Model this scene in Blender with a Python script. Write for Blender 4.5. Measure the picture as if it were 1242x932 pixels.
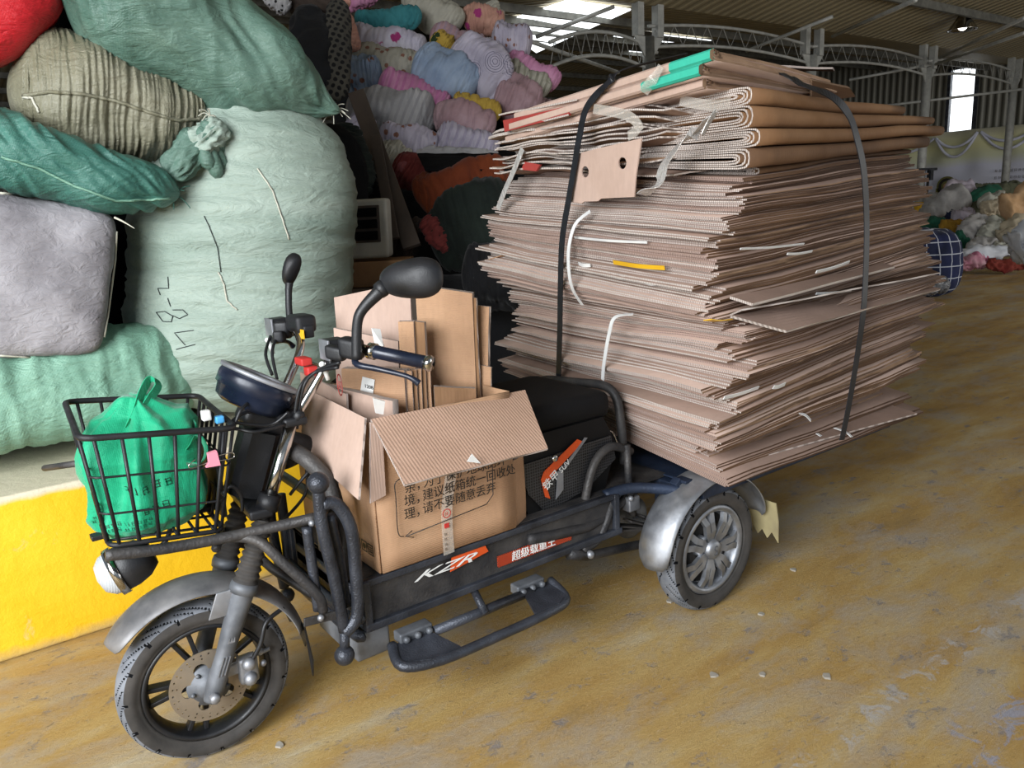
import bpy, bmesh, math, random
from mathutils import Vector, Matrix, noise
V=Vector; PI=math.pi; random.seed(7)
scene=bpy.context.scene
for o in list(bpy.data.objects): bpy.data.objects.remove(o)
# ---------------------------------------------------------------- camera, light
cd=bpy.data.cameras.new('camera'); cam=bpy.data.objects.new('camera',cd)
scene.collection.objects.link(cam); scene.camera=cam
cd.sensor_width=36; cd.lens=960*36/1242; cd.clip_start=.02; cd.clip_end=200
RM=Matrix(((-0.7981099,0.6004399,-0.0499248),(0.1740048,0.1503703,-0.9731963),(-0.5768387,-0.7854048,-0.2244915)))
CAM=V((1.970053,1.9930346,1.38400406))
m3=Matrix((RM[0],-RM[1],-RM[2])).transposed()
cam.matrix_world=Matrix.Translation(CAM)@m3.to_4x4()
vs=scene.view_settings; vs.view_transform='Standard'; vs.look='None'; vs.gamma=1; vs.use_curve_mapping=False; vs.exposure=0.0
w=bpy.data.worlds.new('world'); scene.world=w; w.use_nodes=True
bg=w.node_tree.nodes['Background']; bg.inputs[0].default_value=(.75,.87,1,1); bg.inputs[1].default_value=.30
def area(name,loc,target,sx,sy,power,col=(1,1,1)):
    l=bpy.data.lights.new(name,'AREA'); l.shape='RECTANGLE'; l.size=sx; l.size_y=sy; l.energy=power; l.color=col
    o=bpy.data.objects.new(name,l); scene.collection.objects.link(o); o.location=loc
    o.rotation_euler=(V(target)-V(loc)).to_track_quat('-Z','Y').to_euler(); return o
# daylight coming in through the open end of the warehouse (beyond the front of the tricycle)
area('doorway_daylight',(4.5,2.1,2.3),(0.4,-0.7,0.7),2.6,2.4,455,(.94,.97,1))
# daylight from the open side behind the photographer
area('side_daylight',(1.5,8.0,3.6),(-1,0,0.6),6,2.5,22,(.95,.97,1))
# daylight of the open far right, lamp added and aimed up to brighten roof
area('far_side_daylight_boost',(-11,6.0,1.9),(-11,-12,4.3),8,3,430,(1,.98,.94))
# ---------------------------------------------------------------- helpers
def srgb(h,a=1):
    if isinstance(h,str): c=[int(h[i:i+2],16)/255 for i in (0,2,4)]
    else: c=[x/255 for x in h]
    return tuple((x/12.92 if x<=.04045 else ((x+.055)/1.055)**2.4) for x in c)+(a,)
class NT:
    def __init__(s,name):
        s.m=bpy.data.materials.new(name); s.m.use_nodes=True; s.t=s.m.node_tree; s.n=s.t.nodes
        s.b=s.n['Principled BSDF']; s.tc=s.n.new('ShaderNodeTexCoord')
    def node(s,k,**kw):
        x=s.n.new(k)
        for a,v in kw.items():
            if a.startswith('_'): setattr(x,a[1:],v)
        return x
    def link(s,a,b): s.t.links.new(a,b)
    def vec(s,scale=(1,1,1),rot=(0,0,0),coord='Object'):
        mp=s.n.new('ShaderNodeMapping'); mp.inputs['Scale'].default_value=scale; mp.inputs['Rotation'].default_value=rot
        s.link(s.tc.outputs[coord],mp.inputs[0]); return mp.outputs[0]
    def noise(s,sc,det=4,vec=None,rough=.55,dist=0):
        x=s.n.new('ShaderNodeTexNoise'); x.inputs['Scale'].default_value=sc; x.inputs['Detail'].default_value=det
        x.inputs['Roughness'].default_value=rough; x.inputs['Distortion'].default_value=dist
        s.link(vec or s.vec(),x.inputs['Vector']); return x.outputs['Fac']
    def wave(s,sc,vec=None,dist=0,typ='BANDS',d='X',det=2):
        x=s.n.new('ShaderNodeTexWave'); x.wave_type=typ
        if typ=='BANDS': x.bands_direction=d
        x.inputs['Scale'].default_value=sc; x.inputs['Distortion'].default_value=dist; x.inputs['Detail'].default_value=det
        s.link(vec or s.vec(),x.inputs['Vector']); return x.outputs['Fac']
    def voro(s,sc,vec=None,feat='F1',rnd=1):
        x=s.n.new('ShaderNodeTexVoronoi'); x.feature=feat; x.inputs['Scale'].default_value=sc; x.inputs['Randomness'].default_value=rnd
        s.link(vec or s.vec(),x.inputs['Vector']); return x.outputs['Distance']
    def ramp(s,fac,stops,interp='LINEAR'):
        x=s.n.new('ShaderNodeValToRGB'); x.color_ramp.interpolation=interp; e=x.color_ramp.elements
        while len(e)<len(stops): e.new(.5)
        for k,(p,c) in zip(e,stops): k.position=p; k.color=c if len(c)==4 else tuple(c)+(1,)
        s.link(fac,x.inputs[0]); return x.outputs[0]
    def mix(s,fac,a,b,mode='MIX'):
        x=s.n.new('ShaderNodeMix'); x.data_type='RGBA'; x.blend_type=mode
        for v,i in ((fac,0),(a,6),(b,7)):
            if isinstance(v,(int,float)): x.inputs[i].default_value=v
            elif isinstance(v,tuple): x.inputs[i].default_value=v
            else: s.link(v,x.inputs[i])
        return x.outputs[2]
    def math(s,op,a,b=None):
        x=s.n.new('ShaderNodeMath'); x.operation=op
        for v,i in ((a,0),(b,1)):
            if v is None: continue
            if isinstance(v,(int,float)): x.inputs[i].default_value=v
            else: s.link(v,x.inputs[i])
        return x.outputs[0]
    def sep(s,vec=None):
        x=s.n.new('ShaderNodeSeparateXYZ'); s.link(vec or s.tc.outputs['Object'],x.inputs[0]); return x.outputs
    def col(s,v):
        i=s.b.inputs['Base Color']
        if isinstance(v,tuple): i.default_value=v
        else: s.link(v,i)
    def bump(s,h,st=.3,dist=.01):
        x=s.n.new('ShaderNodeBump'); x.inputs['Strength'].default_value=st; x.inputs['Distance'].default_value=dist
        s.link(h,x.inputs['Height']); s.link(x.outputs[0],s.b.inputs['Normal'])
    def set(s,rough=.6,metal=0,spec=.5):
        s.b.inputs['Roughness'].default_value=rough; s.b.inputs['Metallic'].default_value=metal; s.b.inputs['Specular IOR Level'].default_value=spec
BW=lambda a:(a,a,a,1)
def pm(name,c,c2=None,sc=8,rough=.6,metal=0,spec=.5,bs=0,bsc=60,bd=.003,stretch=(1,1,1),lo=.35,hi=.65):
    n=NT(name); n.set(rough,metal,spec)
    if c2:
        f=n.noise(sc,5,n.vec(stretch)); n.col(n.ramp(f,[(lo,srgb(c)),(hi,srgb(c2))]))
    else: n.col(srgb(c))
    if bs: n.bump(n.noise(bsc,4,n.vec(stretch)),bs,bd)
    return n.m
def tag(o,label=None,cat=None,group=None,kind=None):
    if label: o['label']=label
    if cat: o['category']=cat
    if group: o['group']=group
    if kind: o['kind']=kind
    return o
class MB:
    def __init__(s): s.v=[]; s.f=[]; s.mi=[]; s.sm=[]
    def add(s,v,f,mi=0,sm=True):
        k=len(s.v); s.v+= [tuple(p) for p in v]
        for q in f: s.f.append([i+k for i in q]); s.mi.append(mi if isinstance(mi,int) else 0); s.sm.append(sm)
        return s
    def box(s,c,sz,fr=None,mi=0,bev=0):
        X,Y,Z=fr or (V((1,0,0)),V((0,1,0)),V((0,0,1))); c=V(c); a,b,h=sz[0]/2,sz[1]/2,sz[2]/2
        if bev<=0:
            P=[c+X*(x*a)+Y*(y*b)+Z*(z*h) for x in(-1,1) for y in(-1,1) for z in(-1,1)]
            return s.add(P,[(0,1,3,2),(4,6,7,5),(0,4,5,1),(2,3,7,6),(0,2,6,4),(1,5,7,3)],mi,False)
        bm=bmesh.new(); bmesh.ops.create_cube(bm,size=1)
        for v in bm.verts: v.co=V((v.co.x*sz[0],v.co.y*sz[1],v.co.z*sz[2]))
        bmesh.ops.bevel(bm,geom=bm.edges[:],offset=min(bev,min(sz)*.45),segments=3,affect='EDGES',profile=.6)
        P=[c+X*v.co.x+Y*v.co.y+Z*v.co.z for v in bm.verts]; F=[[v.index for v in f.verts] for f in bm.faces]
        bm.verts.index_update(); F=[[v.index for v in f.verts] for f in bm.faces]; bm.free()
        return s.add(P,F,mi,True)
    def tube(s,path,r,seg=10,mi=0,smooth=True,close=False,sub=5,cap=True):
        p=[V(q) for q in path]; rr=r if isinstance(r,(list,tuple)) else [r]*len(p)
        if smooth and len(p)>2:
            q=[];R2=[];n=len(p)
            rng=range(n if close else n-1)
            for i in rng:
                if close: a,b,c,d=p[i-1],p[i],p[(i+1)%n],p[(i+2)%n]; r0,r1=rr[i],rr[(i+1)%n]
                else: a,b,c,d=p[max(i-1,0)],p[i],p[i+1],p[min(i+2,n-1)]; r0,r1=rr[i],rr[i+1]
                for k in range(sub):
                    t=k/sub; q.append(.5*((2*b)+(c-a)*t+(2*a-5*b+4*c-d)*t*t+(3*b-a-3*c+d)*t**3)); R2.append(r0+(r1-r0)*t)
            if not close: q.append(p[-1]); R2.append(rr[-1])
            p,rr=q,R2
        n=len(p); T=[]
        for i in range(n):
            if close: t=p[(i+1)%n]-p[i-1]
            else: t=p[min(i+1,n-1)]-p[max(i-1,0)]
            T.append(t.normalized() if t.length>1e-9 else V((0,0,1)))
        up=V((0,0,1)) if abs(T[0].z)<.9 else V((1,0,0))
        N=(up-T[0]*up.dot(T[0])).normalized(); vs_=[]
        for i in range(n):
            N=(N-T[i]*N.dot(T[i])).normalized(); B=T[i].cross(N)
            for k in range(seg):
                a=2*PI*k/seg; vs_.append(p[i]+(N*math.cos(a)+B*math.sin(a))*rr[i])
        F=[]
        for i in range(n if close else n-1):
            j=(i+1)%n
            for k in range(seg): F.append((i*seg+k,i*seg+(k+1)%seg,j*seg+(k+1)%seg,j*seg+k))
        if not close and cap: F.append(tuple(range(seg))[::-1]); F.append(tuple((n-1)*seg+k for k in range(seg)))
        return s.add(vs_,F,mi,True)
    def strip(s,path,side,w,th,mi=0,sub=5,smooth=True):
        # flat band following path; side = width direction (vector or list)
        p=[V(q) for q in path]; sd=[V(x) for x in side] if isinstance(side,list) else [V(side)]*len(p)
        if smooth and len(p)>2:
            q=[];S2=[];n=len(p)
            for i in range(n-1):
                a,b,c,d=p[max(i-1,0)],p[i],p[i+1],p[min(i+2,n-1)]
                for k in range(sub):
                    t=k/sub; q.append(.5*((2*b)+(c-a)*t+(2*a-5*b+4*c-d)*t*t+(3*b-a-3*c+d)*t**3)); S2.append(sd[i].lerp(sd[i+1],t))
            q.append(p[-1]);S2.append(sd[-1]); p,sd=q,S2
        n=len(p); vs_=[]
        for i in range(n):
            t=(p[min(i+1,n-1)]-p[max(i-1,0)]).normalized(); w_=(sd[i]-t*sd[i].dot(t)).normalized(); nn=t.cross(w_)
            for a,b in((-1,-1),(1,-1),(1,1),(-1,1)): vs_.append(p[i]+w_*(a*w/2)+nn*(b*th/2))
        F=[]
        for i in range(n-1):
            for k in range(4): F.append((i*4+k,i*4+(k+1)%4,(i+1)*4+(k+1)%4,(i+1)*4+k))
        F+= [(3,2,1,0),tuple((n-1)*4+k for k in range(4))]
        return s.add(vs_,F,mi,False)
    def lathe(s,prof,c,axis,seg=48,mi=0,sm=True,closed=False):
        ax=V(axis).normalized(); up=V((0,0,1)) if abs(ax.z)<.9 else V((1,0,0)); X=(up-ax*up.dot(ax)).normalized(); Y=ax.cross(X); c=V(c)
        vs_=[]; n=len(prof)
        for k in range(seg):
            a=2*PI*k/seg; d=X*math.cos(a)+Y*math.sin(a)
            for (r,h) in prof: vs_.append(c+d*r+ax*h)
        F=[]
        for k in range(seg):
            k2=(k+1)%seg
            for i in range(n if closed else n-1):
                j=(i+1)%n; F.append((k*n+i,k*n+j,k2*n+j,k2*n+i))
        return s.add(vs_,F,mi,sm)
    def sphere(s,c,r,mi=0,seg=16):
        return s.lathe([(max(r*math.sin(PI*i/8),1e-4),-r*math.cos(PI*i/8)) for i in range(9)],c,(0,0,1),seg,mi)
    def prism(s,pts,d,mi=0):
        n=len(pts); d=V(d); P=[V(p) for p in pts]; P+= [p+d for p in P[:n]]
        F=[tuple(range(n))[::-1],tuple(range(n,2*n))]+[(i,(i+1)%n,n+(i+1)%n,n+i) for i in range(n)]
        return s.add(P,F,mi,False)
    def build(s,name,mats,parent=None,label=None,weld=False,origin=None):
        me=bpy.data.meshes.new(name)
        vv=[V(v) for v in s.v]
        if origin is None:
            if parent is None or True:
                lo=[min(v[i] for v in vv) for i in range(3)]; hi=[max(v[i] for v in vv) for i in range(3)]
                origin=V(((lo[0]+hi[0])/2,(lo[1]+hi[1])/2,lo[2]))
        origin=V(origin)
        me.from_pydata([tuple(v-origin) for v in vv],[],s.f)
        ms=mats if isinstance(mats,(list,tuple)) else [mats]
        for m in ms: me.materials.append(m)
        me.polygons.foreach_set('material_index',s.mi); me.polygons.foreach_set('use_smooth',s.sm)
        bm=bmesh.new(); bm.from_mesh(me)
        if weld: bmesh.ops.remove_doubles(bm,verts=bm.verts,dist=1e-5)
        bmesh.ops.recalc_face_normals(bm,faces=bm.faces); bm.to_mesh(me); bm.free(); me.update()
        o=bpy.data.objects.new(name,me); scene.collection.objects.link(o)
        if parent is not None:
            o.parent=parent; pl=V((0,0,0)); q=parent
            while q is not None: pl+=V(q.location); q=q.parent
            o.location=origin-pl
        else: o.location=origin
        if label: o['label']=label
        return o
def empty(name,loc,label,cat,group=None):
    o=bpy.data.objects.new(name,None); scene.collection.objects.link(o); o.location=loc; o.empty_display_size=.1
    return tag(o,label,cat,group)
def curve_mesh(mb,cu,O,X,Y,Z,mi=0,sm=False):
    ob=bpy.data.objects.new('tmp',cu); scene.collection.objects.link(ob)
    dg=bpy.context.evaluated_depsgraph_get(); dg.update(); me=bpy.data.meshes.new_from_object(ob.evaluated_get(dg))
    O=V(O); X=V(X); Y=V(Y); Z=V(Z)
    mb.add([O+X*v.co.x+Y*v.co.y+Z*v.co.z for v in me.vertices],[list(p.vertices) for p in me.polygons],mi,sm)
    bpy.data.objects.remove(ob); bpy.data.meshes.remove(me); bpy.data.curves.remove(cu); return mb
def text(mb,body,size,O,X,Y,ext=.0004,mi=0,shear=0,align='LEFT',sx=1):
    cu=bpy.data.curves.new('t','FONT'); cu.body=body; cu.size=size; cu.extrude=ext; cu.shear=shear; cu.align_x=align; cu.resolution_u=3
    X=V(X).normalized(); Y=V(Y).normalized(); return curve_mesh(mb,cu,O,X*sx,Y,X.cross(Y),mi)
def plate(mb,outlines,th,O,X,Y,mi=0):
    # flat plate with holes: outlines = list of closed 2D polylines
    cu=bpy.data.curves.new('p','CURVE'); cu.dimensions='2D'; cu.fill_mode='BOTH'; cu.extrude=th/2
    for ol in outlines:
        sp=cu.splines.new('POLY'); sp.points.add(len(ol)-1)
        for q,(x,y) in zip(sp.points,ol): q.co=(x,y,0,1)
        sp.use_cyclic_u=True
    X=V(X).normalized(); Y=V(Y).normalized(); return curve_mesh(mb,cu,O,X,Y,X.cross(Y),mi)
def strokes(mb,n,size,O,X,Y,seed,th=.0006,gap=1.08,mi=0):
    # rows of small illegible characters: a few crossing strokes each
    r=random.Random(seed); X=V(X).normalized(); Y=V(Y).normalized(); N_=X.cross(Y)
    for i in range(n):
        o=V(O)+X*(i*size*gap); w_=size*.065
        for k in range(3): mb.box(o+X*size*.45+Y*size*(.15+.3*k+r.uniform(-.05,.05)),(size*r.uniform(.5,.85),w_,th),(X,Y,N_),mi)
        for k in range(2): mb.box(o+X*size*(.2+.45*k+r.uniform(-.05,.1))+Y*size*.42,(w_,size*r.uniform(.5,.8),th),(X,Y,N_),mi)
    return mb
def circ2(cx,cy,r,n=24): return [(cx+r*math.cos(2*PI*i/n),cy+r*math.sin(2*PI*i/n)) for i in range(n)]
def nz(x,y,z): return noise.noise(V((x,y,z)))
def ridge(x,y,z):
    return 1-2*abs(nz(x,y,z))
def sack(name,label,cat,a,b,w,t,mat,group=None,pw=5,pt=2.2,sec=2.3,amp=.012,wr='long',f=5,seed=0,bend=0,bendn=0,res=(64,56),ndir=None,parent=None,lump=.05,pinch=0,ew=.5,tap=0):
    a=V(a); b=V(b); c=(a+b)/2; Uv=(b-a)/2; L=Uv.length; u=Uv.normalized()
    nd=V(ndir) if ndir else (CAM-c); n=(nd-u*nd.dot(u)).normalized(); v=n.cross(u)
    ns,nt=res; P=[]; rnd=seed*13.7
    for i in range(ns+1):
        s=-math.cos(PI*i/ns)*.9999
        wi=(1-abs(s)**pw)**ew; ti=(1-abs(s)**pt)**.5
        if tap: tf_=1-abs(tap)*max(0,(s if tap>0 else -s)*.5+.5)**1.8; wi*=tf_; ti*=tf_
        if pinch: wi*=1-pinch*abs(s)**3
        for k in range(nt):
            th=2*PI*k/nt; cs,sn=math.cos(th),math.sin(th); r=(abs(cs)**sec+abs(sn)**sec)**(-1/sec)
            p=u*(s*L)+v*(w*wi*r*cs)+n*(t*ti*r*sn)
            q=p*(1/max(L,.01))
            rad=(v*cs*ti+n*sn*wi).normalized() if (ti+wi)>1e-3 else u
            e=min(1,(1-abs(s))*6)
            if wr=='long': g=ridge(cs*f*.6+rnd,sn*f*.6,s*1.3+rnd)+.5*ridge(cs*f*1.4,sn*f*1.4+rnd,s*2.2)
            elif wr=='cross': g=ridge(s*f+rnd+.4*nz(cs*2,sn*2,rnd),cs*.7,sn*.7)+.6*ridge(s*f*2.3-rnd,cs*1.1,sn*1.1+rnd)
            elif wr=='ends': g=(ridge(cs*f,sn*f,s+rnd)+.5*ridge(cs*f*2,sn*f*2+rnd,s))*abs(s)**1.5*1.6+.4*nz(q.x*2+rnd,q.y*2,q.z*2)
            elif wr=='drape':
                al=.85; A_=s*math.cos(al)*1.6+cs*math.sin(al)*.8; B_=-s*math.sin(al)*1.6+cs*math.cos(al)*.8; A_+=.25*nz(B_*1.3,A_*1.1,rnd)
                g=.9+.8*nz(A_*f,B_*1.1,rnd+(3 if sn<0 else 0)*0)+.8*(1-2*abs(nz(A_*f*1.3+3,B_*1.3,rnd+5)))*(.4+.8*max(0,nz(A_*1.5,B_*1.5,rnd+9)+.4))-.3+.25*nz(A_*f*3,B_*4,rnd)
            elif wr=='fold':
                n1=abs(nz(s*f*.5+rnd+.5*nz(cs*1.5,sn*1.5,rnd),cs*.6,sn*.6+rnd)); n2=abs(nz(s*f*1.1-rnd,cs*.8+rnd,sn*.8)); g=.9-1.1*(1-min(1,n1*2.2))**3-.6*(1-min(1,n2*2.4))**3*(.4+abs(s))+.5*nz(cs*1.3,sn*1.3,s*2+rnd)
            else: g=ridge(q.x*f*.5+rnd,q.y*f*.5,q.z*f*.5)+.5*ridge(q.x*f+rnd,q.y*f,q.z*f)
            low=nz(q.x*1.6+rnd,q.y*1.6,q.z*1.6+seed)
            p=p+rad*(amp*(g-.9)*e+lump*min(w,t)*low*2*e)
            p=p+v*(bend*(1-s*s))+n*(bendn*(1-s*s))
            P.append(c+p)
    F=[]
    for i in range(ns):
        for k in range(nt): F.append((i*nt+k,i*nt+(k+1)%nt,(i+1)*nt+(k+1)%nt,(i+1)*nt+k))
    F+=[tuple(range(nt))[::-1],tuple(ns*nt+k for k in range(nt))]
    o=MB().add(P,F).build(name,mat,parent)
    if label: tag(o,label,cat,group)
    return o,(c,u,v,n,L)
# ---------------------------------------------------------------- materials
def m_woven(name,c1,c2,rough=.42,sc=3,wv=230,stretch=(1,1,1)):
    n=NT(name); n.set(rough,0,.4)
    f=n.noise(sc,5,n.vec(stretch),dist=.6); base=n.ramp(f,[(.3,srgb(c1)),(.7,srgb(c2))])
    w1=n.wave(wv/2.4,n.vec(),.0,'BANDS','Z'); w2=n.wave(wv/2.4,n.vec(),.0,'BANDS','X'); m=n.math('MULTIPLY',w1,w2)
    col=n.mix(.10,base,m,'MULTIPLY'); n.col(col)
    g=n.math('ADD',n.math('MULTIPLY',m,.05),n.math('ADD',n.noise(7,6,n.vec((1,1,3)),dist=1.6),n.math('MULTIPLY',n.noise(26,5,n.vec((1,1,2)),dist=1),.35))); n.bump(g,.8,.016); return n.m
def m_cloth(name,c1,c2=None,rough=.85,pat=None,pc=None,ps=14,bump=.5):
    n=NT(name); n.set(rough,0,.2); c2=c2 or c1
    n.b.inputs['Sheen Weight'].default_value=.04
    base=n.ramp(n.noise(5,4),[(.35,srgb(c1)),(.65,srgb(c2))])
    if pat=='spots':
        d=n.voro(ps); base=n.mix(n.ramp(d,[(.24,BW(1)),(.3,BW(0))]),base,srgb(pc))
    elif pat=='stripes':
        d=n.wave(ps,n.vec((1,1,1),(0,.5,.3)),1.5); base=n.mix(n.ramp(d,[(.62,BW(0)),(.72,BW(1))]),base,srgb(pc))
    elif pat=='swirl':
        d=n.voro(ps); base=n.mix(n.math('MULTIPLY',n.ramp(n.math('FRACT',n.math('MULTIPLY',d,12)),[(.2,BW(1)),(.3,BW(0))]),n.ramp(d,[(0,BW(1)),(.42,BW(0))],'CONSTANT')),base,srgb(pc))
    elif pat=='flower':
        d=n.voro(ps); k=n.noise(ps*4,3); q=n.math('ADD',d,n.math('MULTIPLY',k,.5)); base=n.mix(n.ramp(q,[(.46,BW(1)),(.52,BW(0))]),base,srgb(pc))
    elif pat=='grid':
        x,y,z=n.sep()[:3]
        v=n.vec((1,1,1),(.0,.0,.6)); sx=n.sep(v)
        a=n.math('FRACT',n.math('MULTIPLY',sx[0],ps)); b=n.math('FRACT',n.math('MULTIPLY',sx[2],ps))
        g=n.math('MINIMUM',a,b); base=n.mix(n.ramp(g,[(.07,BW(1)),(.09,BW(0))]),base,srgb(pc))
    elif pat=='dots':
        sx=n.sep(n.vec((ps,ps,ps),(0,.5,.5)))
        a=n.math('SUBTRACT',n.math('FRACT',sx[0]),.5); b=n.math('SUBTRACT',n.math('FRACT',sx[2]),.5)
        r=n.math('ADD',n.math('MULTIPLY',a,a),n.math('MULTIPLY',b,b)); base=n.mix(n.ramp(r,[(.1,BW(1)),(.12,BW(0))]),base,srgb(pc))
    n.col(base); n.bump(n.noise(22,4,n.vec((1,1,1.8)),dist=.8),bump,.008); return n.m
def m_kraft(name,c1,c2,flute=(0,0),fs=60,rough=.75,fl=.25):
    n=NT(name); n.set(rough,0,.25)
    f=n.noise(4,6,n.vec((1,1,1))); base=n.ramp(f,[(.3,srgb(c1)),(.7,srgb(c2))])
    s=n.noise(90,3,n.vec((1,1,.3))); base=n.mix(.10,base,s,'OVERLAY')
    if fl:
        d='XYZ'[flute[0]]; wv=n.wave(fs,n.vec(),.4,'BANDS',d,1); n.bump(n.math('ADD',n.math('MULTIPLY',wv,fl),n.noise(12,4)),.4,.004)
    else: n.bump(n.noise(12,5,dist=.5),.4,.006)
    n.col(base); return n.m
def m_edge(name,c1,c2,dark):
    # cut edge of corrugated board: rows of flute holes
    n=NT(name); n.set(.85,0,.15)
    base=n.ramp(n.noise(14,4),[(.3,srgb(c1)),(.7,srgb(c2))])
    wv=n.wave(45,n.vec((0,1,.35)),1.5,'BANDS','Y',2)
    base=n.mix(n.ramp(wv,[(.2,BW(.6)),(.55,BW(0))]),base,srgb(dark)); n.col(base); n.bump(wv,.6,.004); return n.m
def m_paint(name,c,c2,rough=.35,metal=.2,bs=.5,bsc=260):
    n=NT(name); n.set(rough,metal,.5); n.col(n.ramp(n.noise(9,6),[(.35,srgb(c)),(.7,srgb(c2))])); n.bump(n.noise(bsc,2),bs,.002)
    r=n.ramp(n.noise(14,5),[(.3,BW(rough)),(.7,BW(min(1,rough+.3)))]); n.link(r,n.b.inputs['Roughness']); return n.m
M={}
M['ham']=m_paint('black hammered paint','25272d','454952',.26,.4,1.0,190)
M['blackpl']=m_paint('black plastic','0e0f12','1a1b1f',.38,0,.25,300)
M['gloss']=m_paint('dark blue gloss plastic','101522','1c2436',.16,.1,.05,50)
M['rub']=m_paint('dusty black rubber','2b2927','45413e',.7,0,.4,90)
M['tread']=m_paint('grey dusty tread rubber','55585e','84888f',.8,0,.4,60)
M['chrome']=pm('chrome','c8c8c8','a8a49c',sc=20,rough=.15,metal=1)
M['dullal']=m_paint('dull aluminium','85878c','a9abb0',.42,.75,.3,60)
M['fender']=m_paint('scratched silver grey fender paint','5c5c5e','8d8b8a',.4,.3,.3,40)
M['silver']=m_paint('worn silver metal','7d8086','b9bcc1',.36,.8,.45,30)
M['disc']=m_paint('brown steel disc','8a7f70','a39684',.4,.7,.2,70)
M['slider']=m_paint('graphite fork paint','515459','7b7e83',.45,.4,.3,90)
M['rustframe']=m_paint('scuffed black frame with dust','232326','4a4745',.45,.25,.9,130)
M['bluefr']=m_paint('dark blue frame paint','1b2434','2c3950',.4,.3,.6,120)
M['kraft']=m_kraft('kraft board','a17d60','b28f70',(2,0),60)
M['kraftx']=m_kraft('kraft board inner face','a68773','b59581',(0,0),34,fl=.4)
M['kraftp']=m_kraft('pinkish kraft board','a48c7e','b39b8e',(0,0),40,fl=.15)
M['kraftd']=m_kraft('dark kraft board','7c5c42','92704f',(0,0),40,fl=.1)
M['edge']=m_edge('cut board edge','a99c95','bfb2aa','665850')
M['edged']=m_edge('cut board edge brown','79604c','927861','46362a')
M['white']=pm('white paper','d8d8d4','c4c4c4',rough=.6)
M['ink']=pm('black print','1c1814',rough=.6)
M['red']=pm('red print','b02a26',rough=.6)
M['orange']=pm('orange print','c24a1c',rough=.4)
M['yel']=pm('yellow paper','d8a818','c89a20',rough=.5)
M['green']=m_kraft('green printed board','2c9a82','3aa890',(0,0),40,fl=.05)
M['strap']=pm('dark woven strap','0b0c10','16181f',sc=40,rough=.5,bs=.4,bsc=300,bd=.001)
M['wstrap']=pm('white plastic tape','c8c8c6','dadada',rough=.35)
n=NT('clear packing tape'); n.set(.12,0,.8); n.col(srgb('cfc8be')); n.b.inputs['Alpha'].default_value=.28; n.bump(n.noise(30,4),.5,.004); M['tape']=n.m
n=NT('silver foil tape'); n.set(.25,.3,.7); n.col(srgb('b8b4b0')); n.bump(n.noise(28,5,dist=1),.9,.01); M['foil']=n.m

# ---------------------------------------------------------------- setting
def struct(o): o['kind']='structure'; return o
n=NT('worn yellow floor paint'); n.set(.5,0,.4)
vv=n.vec((1,1,1)); st=n.vec((.55,2.2,1),(0,0,.12))
base=n.ramp(n.noise(1.6,9,st,.66,.2),[(.32,srgb('87704a')),(.44,srgb('a3834a')),(.55,srgb('ad925c')),(.68,srgb('b3a68a'))])
gr=n.ramp(n.noise(2.6,10,n.vec((.8,1.3,1),(0,0,.12)),.72,.3),[(.47,BW(0)),(.62,BW(1))])
base=n.mix(n.math('MULTIPLY',gr,.7),base,srgb('9d958a'))
gr2=n.ramp(n.noise(8,9,n.vec((1,1.5,1),(0,0,.1)),.75,.2),[(.57,BW(0)),(.64,BW(1))])
base=n.mix(n.math('MULTIPLY',gr2,.75),base,srgb('7a777a'))
sp=n.ramp(n.noise(46,6,n.vec((1,1.8,1)),.75),[(.59,BW(0)),(.68,BW(1))]); base=n.mix(n.math('MULTIPLY',sp,.55),base,srgb('b9ac96'))
dk=n.ramp(n.noise(30,6,n.vec((1,1.6,1),(0,0,.5)),.7),[(.60,BW(0)),(.68,BW(1))]); base=n.mix(n.math('MULTIPLY',dk,.55),base,srgb('4a423a'))
# worn wheel track with bare whitish concrete, running along the hall
s=n.sep(); 
def band(y0,w_,thr):
    d=n.math('ABSOLUTE',n.math('SUBTRACT',n.math('ADD',s[1],n.math('MULTIPLY',n.noise(1.3,2),.1)),y0))
    k=n.ramp(n.math('DIVIDE',d,w_),[(.4,BW(1)),(1,BW(0))]); return n.math('MULTIPLY',k,n.ramp(n.noise(6.5,8,n.vec((1.1,1.6,1)),.75,.8),[(thr,BW(0)),(thr+.06,BW(1))]))
base=n.mix(n.math('MULTIPLY',band(1.09,.06,.50),.85),base,srgb('a8a39e'))
base=n.mix(n.math('MULTIPLY',band(1.33,.12,.53),.8),base,srgb('8f92a2'))
n.col(base); n.link(n.ramp(n.noise(5,6,st),[(.3,BW(.55)),(.7,BW(.85))]),n.b.inputs['Roughness'])
n.bump(n.math('ADD',n.noise(40,8,n.vec((1,1.7,1)),.8),n.math('MULTIPLY',gr2,-.4)),.7,.007); M['floor']=n.m
def quad(name,P,mat,th=.12,kind=True,parent=None):
    P=[V(p) for p in P]; nn=(P[1]-P[0]).cross(P[3]-P[0]).normalized()
    o=MB().prism(P,nn*-th).build(name,mat,parent)
    return struct(o) if kind else o
fl=MB().prism([(-34,-26,0),(9,-26,0),(9,9,0),(-34,9,0)],(0,0,-.15)).build('floor',M['floor'],origin=(0,0,0)); struct(fl)
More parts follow.
